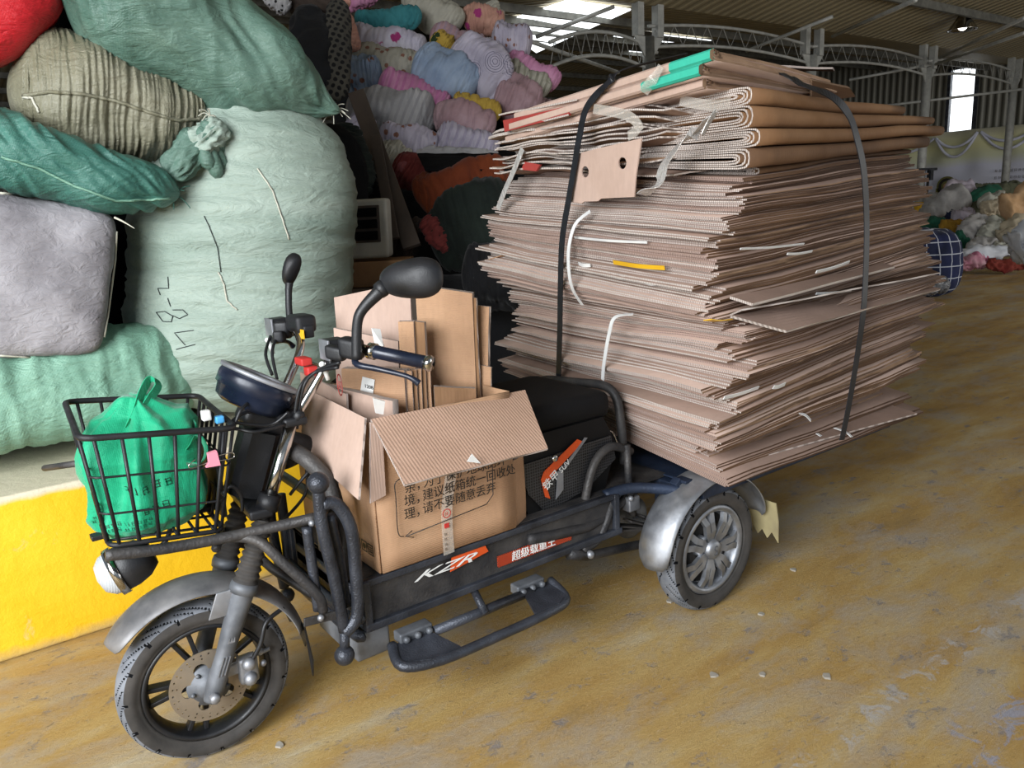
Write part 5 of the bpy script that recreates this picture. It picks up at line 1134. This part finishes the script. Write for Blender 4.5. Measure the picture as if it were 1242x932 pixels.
# backrest rail behind the seat and its struts
bk=MB(); bk.tube([V((0.170,-0.302,0.614)),V((0.170,-0.296,0.702)),V((0.170,-0.235,0.734)),V((0.170,-0.069,0.750)),V((0.170,0.067,0.759)),V((0.170,0.126,0.728)),V((0.170,0.147,0.638)),V((0.170,0.159,0.504))],.0155,12)
bk.build('back_rail',M['rustframe'],T); 
hp=MB(); hp.tube([(0.414,0.220,0.363),(0.399,0.220,0.470),(0.357,0.220,0.569),(0.284,0.220,0.602),(0.199,0.220,0.565)],.014,12); hp.tube([(0.227,0.230,0.597),(0.222,0.230,0.482),(0.203,0.230,0.347)],.012,8,smooth=False)
hp.tube([(0.654,0.240,0.401),(0.493,0.240,0.379),(0.362,0.230,0.373),(0.143,0.200,0.425)],.017,10); hp.tube([(0.450,0.250,0.305),(0.374,0.240,0.314),(0.324,0.240,0.385),(0.289,0.220,0.440)],.013,10)
hp.tube([(0.420,0.250,0.278),(0.226,0.220,0.235),(0.045,0.200,0.199)],.015,10); MB().tube([V((.33,-.2,.30)),V((.1,-.22,.30)),V((-.2,-.2,.35))],.015,8).build('far_frame_tube',M['rustframe'],T)
hp.tube([(0.505,0.250,0.311),(0.430,0.250,0.282)],.018,10)
hp.build('rear_subframe',M['rustframe'],T)
MB().sphere(V((0.430,0.265,0.290)),.014,seg=12).build('frame_bolt',M['dullal'],T); MB().sphere(V((0.228,0.245,0.416)),.010,seg=12).box(V((0.208,0.225,0.391)),(.05,.04,.05),bev=.006).build('frame_bolt',M['dullal'],T)
MB().tube([(0.249,0.150,0.621),(0.216,0.150,0.622),(0.189,0.160,0.558),(0.167,0.160,0.532)],.004,6).build('wire_loop',M['chrome'],T)
MB().prism([(0.315,0.170,0.648),(0.268,0.170,0.632),(0.280,0.170,0.610),(0.313,0.170,0.603)],(0,-.02,0)).build('seat_base_tag',pm('yellow foam','a5823a'),T,'yellow foam scrap')
# cargo bed
bd=MB(); z0=.44
for y in (.40,-.40): bd.box((-.5,y,z0-.0),(1.15,.04,.045),bev=.005)
for x in (.06,-.3,-.65,-1.05): bd.box((x,0,z0-.012),(.04,.80,.03),bev=.004)
bd.box((-.5,0,z0+.014),(1.12,.78,.006))
bd.tube([V((.08,.40,.44)),V((.14,.34,.45)),V((.24,.26,.46)),V((.33,.23,.45))],.018,10); bd.tube([V((.08,-.40,.44)),V((.24,-.26,.46)),V((.33,-.23,.45))],.018,10)
bd.box((-.5,.2,.36),(1.1,.03,.05)).box((-.5,-.2,.36),(1.1,.03,.05)); bd.box((0,.2,.40),(.05,.03,.1)).box((0,-.2,.40),(.05,.03,.1))
bd.build('cargo_bed',M['bluefr'],T,'dark blue cargo bed frame')
# rear axle, motor, springs
ra=MB().tube([V((0,-.33,.215)),V((0,.33,.215))],.024,14,smooth=False).lathe([(.0,-.05),(.05,-.05),(.08,-.02),(.08,.02),(.05,.05),(0,.05)],V((0,0,.215)),(0,1,0),24); ra.build('rear_axle',M['slider'],T)
lsm=MB()
for s_ in (1,-1):
    lsm=MB()
    for k in range(4): L_=.34-.06*k; lsm.strip([V((L_,.22*s_,.33-.0*k)),V((0,.22*s_,.265-.008*k+.0)),V((-L_,.22*s_,.33))],(0,1,0),.04,.006)
    lsm.build('leaf_spring',M['rustframe'],T)
# rear wheels with alloy style covers and fenders
for s_ in (1,-1):
    c=V((0,.367*s_,.215)); n_=V((0,s_,0)); w=MB().lathe([(.01,-.05),(.05,-.05),(.05,-.0),(.01,.0)],c,n_,24).build('rear_wheel',M['blackpl'],T)
    tyre(c,.215,.092,n_,[M['tread'],M['rub']],w,N=15,sgn=-s_)
    rm=MB().lathe([(.156,.028),(.150,.036),(.140,.037),(.132,.028),(.128,.012),(.120,-.01),(.0,-.014),(.0,-.02),(.15,-.02),(.158,.0)],c,n_,64); rm.build('rim',M['silver'],w,'silver rim')
    MB().lathe([(.0,-.006),(.127,-.006),(.127,-.012),(0,-.012)],c,n_,48).build('rim_shadow_disc',M['rub'],w,'dark disc standing in for shade inside the rim')  # flat dark disc paints the shade behind the spokes
    sp=MB()
    for k in range(7):
        for da,wd in ((-.13,.010),(.13,.010)):
            a=k*2*PI/7+.2; pts=[PW(c,n_,.034,a+da*.5,.022),PW(c,n_,.07,a+da*1.5,.030),PW(c,n_,.10,a+da*.9,.030),PW(c,n_,.131,a+da*1.3,.022)]
            sd=[(p-c).cross(n_).normalized() for p in pts]
            sp.strip(pts,sd,.021,.014,smooth=False)
        a=k*2*PI/7+.2; sp.prism([PW(c,n_,.055,a-.06,.012),PW(c,n_,.055,a+.06,.012),PW(c,n_,.125,a+.09,.008),PW(c,n_,.125,a-.09,.008)],n_*.004)
        a+=PI/7; sp.lathe([(0,.03),(.010,.028),(.013,.012),(.012,0)],PW(c,n_,.052,a,-.002),n_,12)
    sp.build('wheel_cover_spokes',M['silver'],w,'silver twin blade spokes')
    cap=MB().lathe([(0,.044),(.024,.044),(.032,.038),(.036,.02),(.036,.0)],c,n_,28).build('hub_cap',M['silver'],w)
    tx=MB(); text(tx,'S',.05,c+n_*.044+V((.0,0,-.017)),(-s_,0,0),(0,0,1),.0015,align='CENTER'); tx.build('cap_letter',M['slider'],w)
    fd=fender(c+V((0,-.0,.0)),(0,1,0),.258,.135,math.radians(-78),math.radians(88),M['silver'] if s_>0 else M['fender'],T,'rear_fender',crown=.02)
    MB().box(c+V((.10,-.01*s_,.262)),(.035,.05,.01),bev=.003).box(c+V((.115,-.02*s_,.245)),(.03,.03,.05),(V((.8,0,-.55)),V((0,1,0)),V((.55,0,.8))),bev=.003).build('fender_bracket',M['bluefr'],fd)
    ty=MB(); a=math.radians(-74); p=PW(c,(0,1,0),.277,a); yy=.085
    ol=[p+V((0,yy,.03)),p+V((-.01,yy+.005,-.04)),p+V((-.02,yy,-.125)),p+V((-.017,yy-.025,-.09)),p+V((-.02,yy-.045,-.12)),p+V((-.017,yy-.065,-.09)),p+V((-.02,yy-.085,-.115)),p+V((-.017,yy-.105,-.085)),p+V((-.02,yy-.125,-.105)),p+V((-.017,yy-.145,-.08)),p+V((-.015,yy-.165,-.10)),p+V((0,-yy,.03))]
    ty.prism(ol,(-.004,0,0)).build('mud_flap',pm('yellowed plastic flap','a59a72','8a7f62',rough=.6) if 'flap' not in M else M['flap'],fd,'torn saw toothed yellowish mud flap')
# --- headlight under the basket
hl=V((1.678,0.000,0.577)); hx=V((.92,-.12,-.30)).normalized(); hm_=MB().lathe([(0,-.055),(.03,-.055),(.048,-.03),(.055,0),(.055,.03),(.05,.034),(0,.034)],hl,hx,28); hlo=hm_.build('headlight',M['blackpl'],T)
MB().lathe([(.054,.024),(.060,.024),(.060,.042),(.054,.042)],hl,hx,28,closed=True).build('headlight_ring',M['chrome'],hlo)
n=NT('clear lens'); n.set(.1,0,.8); n.col(srgb('a8adb2')); n.bump(n.wave(60),.3,.002); M['lens']=n.m
MB().lathe([(.055,.03),(.05,.055),(.035,.072),(0,.08)],hl,hx,28).build('headlight_lens',M['lens'],hlo)
MB().tube([hl-hx*.05,hl-hx*.09+V((0,0,.01)),hl-hx*.11+V((0,0,.05))],.006,8).build('headlight_cable',M['blackpl'],hlo)
# --- wire basket
B0=[V((1.758,.165,.945)),V((1.435,.165,.900)),V((1.400,-.265,.900)),V((1.725,-.265,.945))]
B1=[V((1.735,.150,.690)),V((1.490,.150,.655)),V((1.465,-.235,.655)),V((1.705,-.235,.690))]
def rnd(C_,r=.03,n=5):
    out=[]
    for i in range(4):
        a,b,c=C_[i-1],C_[i],C_[(i+1)%4]; p=b+(a-b).normalized()*r; q=b+(c-b).normalized()*r
        for k in range(n+1): t=k/n; out.append(p*(1-t)**2+b*2*t*(1-t)+q*t*t)
    return out
bk=MB().tube(rnd(B0,.035),.0075,10,smooth=False,close=True).build('wire_basket',M['blackpl'],T,'black wire front basket')
wm_=MB(); wm_.tube(rnd(B1),.006,8,smooth=False,close=True)
for f in (.36,.70):
    wm_.tube(rnd([B0[i].lerp(B1[i],f) for i in range(4)]),.0028,6,smooth=False,close=True)
for i,nv in ((0,6),(1,8),(2,6),(3,8)):
    for k in range(nv):
        t=(k+.5)/nv; a=B0[i].lerp(B0[(i+1)%4],t); b=B1[i].lerp(B1[(i+1)%4],t); wm_.tube([a,b],.0042,7,smooth=False)
for k in range(6):
    t=(k+.5)/6; wm_.tube([B1[0].lerp(B1[1],t),B1[3].lerp(B1[2],t)],.0035,6,smooth=False)
for k in range(5):
    t=(k+.5)/5; wm_.tube([B1[0].lerp(B1[3],t),B1[1].lerp(B1[2],t)],.0035,6,smooth=False)
wm_.build('basket_wires',M['blackpl'],bk)
MB().box(B1[1].lerp(B1[2],.5)+V((-.02,0,.08)),(.012,.20,.17),bev=.003).box(B1[1].lerp(B1[0],.45)-V((0,.16,.008)),(.3,.03,.012),bev=.003).build('basket_bracket',M['blackpl'],bk)
MB().tube([(1.738,-0.100,0.823),(1.795,-0.270,0.783)],.008,8,smooth=False).build('side_bar',M['rustframe'],bk)

# ---------------------------------------------------------------- green tote bag in the basket
n=NT('green nonwoven fabric'); n.set(.6,0,.3); n.b.inputs['Sheen Weight'].default_value=.2
n.col(n.ramp(n.noise(6,4),[(.3,srgb('0c8e66')),(.7,srgb('12a074'))])); n.bump(n.math('ADD',n.noise(14,4,None,.6,1),n.math('MULTIPLY',n.voro(240,rnd=0),.1)),.5,.012); M['tote']=n.m
n=NT('pink metal'); n.set(.35); n.col(srgb('e08a9c')); M['pinkm']=n.m
TG=empty('tote_bag',(1.6,-.03,.67),'green nonwoven tote bag with dark print slumped in the front basket','bag')
# body: column of cross sections from the basket floor to the bunched top
lv=[(0,.105,.125,(1.63,-.03,.668)),(.12,.112,.137,(1.625,-.03,.70)),(.35,.115,.145,(1.61,-.03,.775)),(.55,.115,.14,(1.605,-.03,.85)),(.70,.10,.115,(1.60,-.03,.905)),(.82,.075,.09,(1.60,-.03,.935)),(.92,.042,.055,(1.605,-.02,.96)),(1.0,.018,.025,(1.61,-.01,.982))]
P=[];F=[];NT_=90
def lvat(t):
    for a,b in zip(lv,lv[1:]):
        if t<=b[0]: k=(t-a[0])/(b[0]-a[0]); k=k*k*(3-2*k)*.5+k*.5; return a[1]+(b[1]-a[1])*k,a[2]+(b[2]-a[2])*k,V(a[3]).lerp(V(b[3]),k)
    return lv[-1][1],lv[-1][2],V(lv[-1][3])
NL=60
for i in range(NL+1):
    t=i/NL; rx,ry,c=lvat(t)
    for k in range(NT_):
        a=2*PI*k/NT_; cs,sn=math.cos(a),math.sin(a); q=(abs(cs)**2.6+abs(sn)**2.6)**(-1/2.6)
        g=ridge(cs*1.3,sn*1.3,t*.9+2)*.030+ridge(cs*2.6+4,sn*2.6,t*1.6)*.018+nz(cs*1.2,sn*1.2,t*3)*.022
        g*=min(1,t*5+.3); P.append(c+V((rx*q*cs,ry*q*sn,0))+V((cs,sn,.2*math.sin(a*3)))*(g-.012)*(1 if t<.85 else .5))
for i in range(NL):
    for k in range(NT_): F.append((i*NT_+k,i*NT_+(k+1)%NT_,(i+1)*NT_+(k+1)%NT_,(i+1)*NT_+k))
F.append(tuple(range(NT_))[::-1]); F.append(tuple(NL*NT_+k for k in range(NT_)))
tb=MB().add(P,F).build('bag_body',M['tote'],TG)
tb.data.materials.append(M['ink'])
hd=MB().strip([(1.651,0.030,0.898),(1.621,0.030,0.945),(1.597,0.020,0.989),(1.570,0.000,1.015),(1.554,0.000,0.998),(1.581,0.020,0.974),(1.605,0.030,0.948),(1.623,0.040,0.914)],[(.6,.5,.3)]*8,.024,.002,sub=6); hd.build('handle',M['tote'],TG)
MB().strip([(1.537,0.100,0.857),(1.513,0.130,0.889),(1.502,0.140,0.858),(1.519,0.140,0.828),(1.547,0.130,0.832)],[(0,.9,.4)]*5,.03,.002).build('handle',M['tote'],TG)
MB().strip([(1.589,0.020,0.943),(1.550,0.000,0.921),(1.499,-0.020,0.907),(1.499,0.060,0.881)],[(0,.5,.9)]*4,.05,.003).build('bag_fold',M['tote'],TG)
tx=MB()
def bodytext(body,size,px):
    o=V(px); m2=MB(); text(m2,body,size,o,(-.98,.02,.12),(0.1,0,1),.0006)
    h=surf(tb,[])  # printed words are dropped onto the cloth
    return m2
from mathutils.bvhtree import BVHTree
W_=V((1.6,-.03,.67)); bvh=BVHTree.FromPolygons([v.co+tb.location+V(TG.location) for v in tb.data.vertices],[list(p.vertices) for p in tb.data.polygons])
def drop(mb):
    out=[]
    for v in mb.v:
        h=bvh.ray_cast(V((v[0],v[1]+.3,v[2])),V((0,-1,0))); out.append((v[0],(h[0].y if h[0] is not None else v[1])+.0018+ (v[1]-round(v[1],3))*0,v[2]))
    mb.v=out; return mb
for body,size,px in ((4,.024,(1.676,0.150,0.776)),(3,.021,(1.656,0.150,0.731)),(9,.011,(1.740,0.150,0.706)),(9,.011,(1.742,0.150,0.695))):
    m2=MB(); strokes(m2,body,size,px,(-1,0,.12),(.12,0,1),body*7+int(size*1000),.0002); drop(m2); tx.add(m2.v,m2.f,0,False)
tx.build('printed_text',M['ink'],TG)
bcp=V((1.498,0.172,0.841)); e=empty('binder_clip',bcp,'pink binder clip with wire handle gripped on the basket corner','clip')
MB().prism([bcp+V((.012,0,.018)),bcp+V((-.008,0,.02)),bcp+V((-.012,0,-.016)),bcp+V((.02,0,-.014)),bcp+V((.012,0,-.004))],(0,.012,0)).build('clip_body',M['pinkm'],e)
MB().tube([bcp+V((-.01,.006,.006)),bcp+V((-.04,.01,.008)),bcp+V((-.046,.01,0)),bcp+V((-.04,.01,-.006)),bcp+V((-.01,.006,-.006))],.0012,6).tube([bcp+V((.012,.006,-.004)),bcp+V((.05,.008,-.008)),bcp+V((.056,.008,0)),bcp+V((.04,.008,.01))],.0012,6).build('clip_wire',M['chrome'],e)
# ---------------------------------------------------------------- open carton on the deck and what it holds
CX0,CX1,CY0,CY1,CZ0,CZ1=1.14,.708,-.235,.252,.462,.868
CT=empty('open_carton',((CX0+CX1)/2,0,CZ0),'large open carton with a printed recycling note and an outward folded flap','box')
th=.006
wallsM=MB()
def wallg(p,q,name,mat=None):
    a,b=V(p),V(q); mb=MB(); nx_,nz_=8,8; nn=(b-a).cross(ZU).normalized(); P=[];F=[]
    for s_ in (0,1):
        for i in range(nx_+1):
            for k in range(nz_+1):
                u,v=i/nx_,k/nz_; pp=V((a.x+(b.x-a.x)*u,a.y+(b.y-a.y)*u,CZ0+(CZ1-CZ0)*v)); pp+=nn*(.010*math.sin(PI*u)*math.sin(PI*v*.9)*1+.003*nz(u*5,v*5,a.x))+nn*(-th*s_); P.append(pp)
    W=nz_+1;N=(nx_+1)*W
    for i in range(nx_):
        for k in range(nz_): c=i*W+k; F.append((c,c+1,c+W+1,c+W)); F.append((N+c,N+c+W,N+c+W+1,N+c+1))
    for i in range(nx_):
        c=i*W;F.append((c,c+W,N+c+W,N+c)); c=i*W+nz_; F.append((c,N+c,N+c+W,c+W))
    for k in range(nz_):
        c=k;F.append((c,N+c,N+c+1,c+1)); c=nx_*W+k; F.append((c,c+1,N+c+1,N+c))
    return wallsM.add(P,F,0,True)
wallg((CX1,CY1,0),(CX0,CY1,0),'near'); wallg((CX0,CY1,0),(CX0,CY0,0),'front'); wallg((CX0,CY0,0),(CX1,CY0,0),'far'); wallg((CX1,CY0,0),(CX1,CY1,0),'rear')
wallsM.prism([(CX0,CY0,CZ0),(CX1,CY0,CZ0),(CX1,CY1,CZ0),(CX0,CY1,CZ0)],(0,0,.006))
body=wallsM.build('carton_body',M['kraft'],CT)
def flap(name,pts,mats,label=None,wav=.004):
    q=[V(p) for p in pts]; o=patch(name,None,q,mats,th=.006,nu=14,nv=10,wav=wav); o.parent=CT; o.location-=CT.location; 
    if label: o['label']=label
    return o
flap('top_flap',[(1.135,0.255,0.870),(0.636,0.235,0.852),(0.725,0.440,0.743),(1.162,0.455,0.761)],[M['kraftx'],M['edge']],'large corrugated flap folded outwards')
flap('top_flap',[(1.145,-0.105,0.898),(1.145,0.263,0.882),(1.200,0.300,0.693),(1.210,-0.029,0.752)],[M['kraftp'],M['edge']],'flap hanging down on the front')
flap('top_flap',[(1.143,0.262,0.873),(1.113,0.262,0.856),(1.120,0.265,0.677),(1.166,0.268,0.669)],[M['kraftp'],M['edge']],'narrow torn corner strip',wav=.008)
MB().prism([(1.144,0.268,0.870),(1.120,0.270,0.820),(1.151,0.272,0.800)],(0,.001,0)).build('black_print',M['ink'],CT)
flap('top_flap',[(0.707,0.250,0.661),(0.642,0.220,0.659),(0.634,0.200,0.435),(0.703,0.240,0.455)],[M['kraft'],M['edge']],'torn rear corner flap',wav=.01)
MB().prism([(0.986,0.452,0.777),(0.970,0.452,0.793),(0.946,0.452,0.763)],(0,.001,0)).build('torn_patch',M['white'],CT)
# printed note with rounded arrow border
YF=CY1+.0145
tx=MB()
o=V((1.058,0.262,0.685))
def L(px,py): return V(A_(px,py))
def ypl(p,dy=0): p=V(p); return V((p.x,YF+dy,p.z))
sl=(V((0.801,0.262,0.668))-V((1.055,0.262,0.668))).normalized()
bx0,bz=V((1.052,0.266,0.668)),None
u_=V((-1,0,.0)); zz=V((0,0,1))
for body,px in (('亲，',(1.064,0.266,0.667)),('为了保护地球的环',(1.008,0.266,0.668)),('境，',(1.068,0.266,0.632)),('建议纸箱统一回收处',(1.013,0.266,0.633)),('理，',(1.071,0.266,0.596)),('请不要随意丢弃',(1.016,0.266,0.597))): 
    text(tx,body,.034,V(px)+V((0,.003,0)),u_,zz,.0005,sx=1.0)
tx.build('printed_text',M['ink'],CT)
bd_=MB(); bp=[(1.070,0.270,0.710),(1.090,0.270,0.699),(1.091,0.270,0.660),(1.093,0.270,0.567),(1.077,0.270,0.551)]; bd_.tube(bp,.0014,5)
bd_.tube([(1.070,0.270,0.549),(0.814,0.270,0.567),(0.790,0.270,0.589),(0.786,0.270,0.695)],.0014,5,smooth=False); bd_.tube([(1.052,0.270,0.560),(1.073,0.270,0.550),(1.049,0.270,0.540)],.0014,5,smooth=False); bd_.build('printed_border',M['ink'],CT)
tpz=MB().strip([(0.919,0.266,0.682),(0.942,0.268,0.583),(0.941,0.262,0.456)],[(1,0,0)]*3,.034,.0008).build('packing_tape',M['tape'],CT,'clear packing tape with red print')
pr=MB(); c_=V((0.944,0.270,0.577)); plate(pr,[circ2(0,0,.013),circ2(0,0,.011)],.0008,c_,u_,zz); pr.box(V((0.946,0.269,0.542)),(.014,.002,.013)); strokes(pr,1,.012,c_+V((.006,0,-.006)),u_,zz,3,.0004)
pr.build('tape_print',M['red'],tpz)
pr=MB(); 
for k,px in enumerate(((0.956,0.269,0.514),(0.957,0.269,0.500),(0.955,0.268,0.484),(0.956,0.267,0.470))): strokes(pr,1,.010,px,u_,zz,k+20,.0004)
pr.build('tape_print',M['ink'],tpz)
ic=MB(); o=V((1.156,0.163,0.510)); Yv=V((0,1,0)); 
for k in range(3): plate(ic,[[(0,0),(.03,0),(.03,.03),(0,.03)],[(.003,.003),(.027,.003),(.027,.027),(.003,.027)]],.0008,o+Yv*(.036*k-.02),Yv,zz); 
plate(ic,[circ2(.015,.015,.008)],.0008,o+Yv*.016,Yv,zz); ic.box(o+Yv*.067+zz*.015,(.001,.018,.003)).box(o+Yv*.067+zz*.009,(.001,.018,.003)).box(o+Yv*.067+zz*.021,(.001,.018,.003))
ic.build('handling_icons',M['ink'],CT)
# contents: each folded piece its own thing, leaning in the carton
def card(lab,pts,mat='kraft',th=.008,wav=.006,nm='folded_carton'):
    return patch(nm,lab,pts,[M[mat],M['edge']],th=th,nu=10,nv=8,wav=wav,cat='folded carton')
def board(lab,a,b,h0,h1,th,mat,lean=(0,0,0),nm='folded_carton'):
    # upright board: base line a-b at z CZ0, tops h0/h1
    a,b=V(a),V(b); nn=(b-a); nn.z=0; nn=nn.cross(ZU).normalized(); ln=V(lean)
    mb=MB(); P=[];F=[]; nx_,nz_=6,8
    for s_ in (0,1):
        for i in range(nx_+1):
            for k in range(nz_+1):
                u,v=i/nx_,k/nz_; top=h0+(h1-h0)*u; p=V((a.x+(b.x-a.x)*u,a.y+(b.y-a.y)*u,.48+(top-.48)*v))+ln*v+nn*(.006*nz(u*3,v*3,a.x*9)+.008*math.sin(PI*v)-th*s_); P.append(p)
    W=nz_+1;N=(nx_+1)*W;Mi=[]
    for i in range(nx_):
        for k in range(nz_): c=i*W+k; F.append((c,c+1,c+W+1,c+W)); F.append((N+c,N+c+W,N+c+W+1,N+c+1)); Mi+=[0,0]
    for i in range(nx_):
        c=i*W;F.append((c,c+W,N+c+W,N+c)); c=i*W+nz_; F.append((c,N+c,N+c+W,c+W)); Mi+=[1,1]
    for k in range(nz_):
        c=k;F.append((c,N+c,N+c+1,c+1)); c=nx_*W+k; F.append((c,c+1,N+c+1,N+c)); Mi+=[1,1]
    base=0; mb.v=[tuple(p) for p in P]; mb.f=[list(f) for f in F]; mb.mi=Mi; mb.sm=[False]*len(F)
    o=mb.build(nm,[M[mat],M['edge']]); return tag(o,lab,'folded carton')
def at(px,xyz): return V(xyz)
board('wide folded carton standing behind the near mirror',(1.02,-.16,0),(.865,.02,0),1.135,1.175,.012,'kraftp',(-.02,-.03,0))
board('tall folded carton with bright creased face right of the mirror',(.862,.03,0),(.745,.145,0),1.165,1.135,.03,'kraft',(-.03,-.03,0))
board('narrow upright board right of the tall creased carton',(.76,.10,0),(.735,.16,0),1.13,1.12,.006,'kraftd',(-.03,-.04,0))
board('right hand upright board with dark shaded face',(.775,.0,0),(.722,.15,0),1.10,1.09,.010,'kraft',(-.06,-.03,0))
board('short board sticking out at the rear right corner of the carton',(.76,.08,0),(.718,.17,0),.93,.92,.006,'kraft',(-.03,-.02,0))
board('folded tube like board, left one of two thin upright ones',(.955,.09,0),(.925,.125,0),1.075,1.075,.018,'kraft',(-.03,-.04,0))
board('folded tube like board, right one of two thin upright ones',(.925,.11,0),(.90,.14,0),1.075,1.07,.016,'kraftd',(-.03,-.04,0))
board('torn carton sheet with a white parcel label under the mirror',(1.08,-.08,0),(.96,.07,0),1.06,1.02,.010,'kraftp',(-.03,-.02,0))
fb=board('folded carton with a small white number label',(1.09,.0,0),(.985,.165,0),.955,.955,.03,'kraft',(-.02,-.03,0))
for k in range(5):
    board('thin board leaf packed behind the number label carton',(1.07-.016*k,.02+.004*k,0),(.965-.016*k,.17-.002*k,0),.955-.006*k,.95,.005,'kraftd' if k%2 else 'kraft',(-.02,-.03,0))['group']='thin board leaves packed in the carton'
rb=board('folded carton with a red circular print at the front',(1.115,-.10,0),(1.05,.20,0),.905,.895,.02,'kraftp',(-.01,0,0))
board('board leaf leaning at the front left of the carton',(1.125,-.20,0),(1.10,.05,0),.93,.90,.006,'kraftp',(0,0,0))
board('short stepped board pack right of the number label carton',(.90,.16,0),(.80,.215,0),.90,.885,.02,'kraftd',(-.01,0,0))
# label on pieces
def decal(o,name,pts,mat,th=.0015):
    q=[V(p) for p in pts]; nn=(q[1]-q[0]).cross(q[3]-q[0]).normalized(); 
    if nn.dot(CAM-q[0])<0: nn=-nn
    return MB().prism(q,nn*th).build(name,mat,o)
def hit(o,pxs,lift=.003):
    w=V(o.location); bv=BVHTree.FromPolygons([v.co+w for v in o.data.vertices],[list(p.vertices) for p in o.data.polygons]); out=[]
    for p in pxs:
        d=(V(p)-CAM).normalized(); h=bv.ray_cast(CAM,d); out.append((h[0] if h[0] is not None else V(p))-d*lift)
    return out
decal(fb,'number_label',hit(fb,[(1.070,0.100,0.951),(1.035,0.100,0.936),(1.046,0.100,0.892),(1.081,0.100,0.910)]),M['white'])
q=hit(fb,[(1.068,0.100,0.921),(1.040,0.100,0.909)],.006); tx=MB(); d=(q[1]-q[0]).normalized(); text(tx,'1208',.014,q[0],d,ZU,.0004); tx.build('label_number',M['ink'],fb)
q=hit(rb,[(1.137,0.100,0.940),(1.111,0.100,0.924)],.006); d=(q[1]-q[0]).normalized(); pr=MB(); plate(pr,[circ2(0,0,.030),circ2(0,0,.026)],.001,q[0],d,ZU); text(pr,'17',.032,q[0]-d*.018-ZU*.012,d,ZU,.0004); pr.build('red_print',M['red'],rb)
o=[x for x in bpy.data.objects if x.get('label','').startswith('torn carton sheet with a white parcel')][0]
decal(o,'parcel_label',hit(o,[(0.983,0.000,1.060),(0.956,0.000,1.054),(0.950,0.000,1.004),(0.976,0.000,1.003)]),M['white'])
o=rb; decal(o,'white_end',[(1.125,0.260,0.932),(1.094,0.260,0.917),(1.097,0.250,0.882),(1.117,0.250,0.890)],M['white'],.006)
# ---------------------------------------------------------------- small litter on the floor
rn=random.Random(5)
for i,(px) in enumerate(((0.074,0.271,0.000),(0.199,0.744,0.000),(0.072,0.871,0.000),(-0.436,0.417,0.000),(-0.082,0.533,0.000),(1.413,0.107,-0.000),(0.307,0.654,0.000))):
    c=V(px); mb=MB(); pts=[c+V((.012*math.cos(a)*rn.uniform(.6,1.3),.012*math.sin(a)*rn.uniform(.6,1.3),0)) for a in (0,1.1,2.2,3.3,4.4,5.3)]
    tag(mb.prism(pts,(0,0,.006)).build('paint_chip',pm('pale chip %d'%i,'8d887e','a39c90',rough=.8)),'small pale flake of concrete lying on the yellow floor','chip','flakes on the floor')
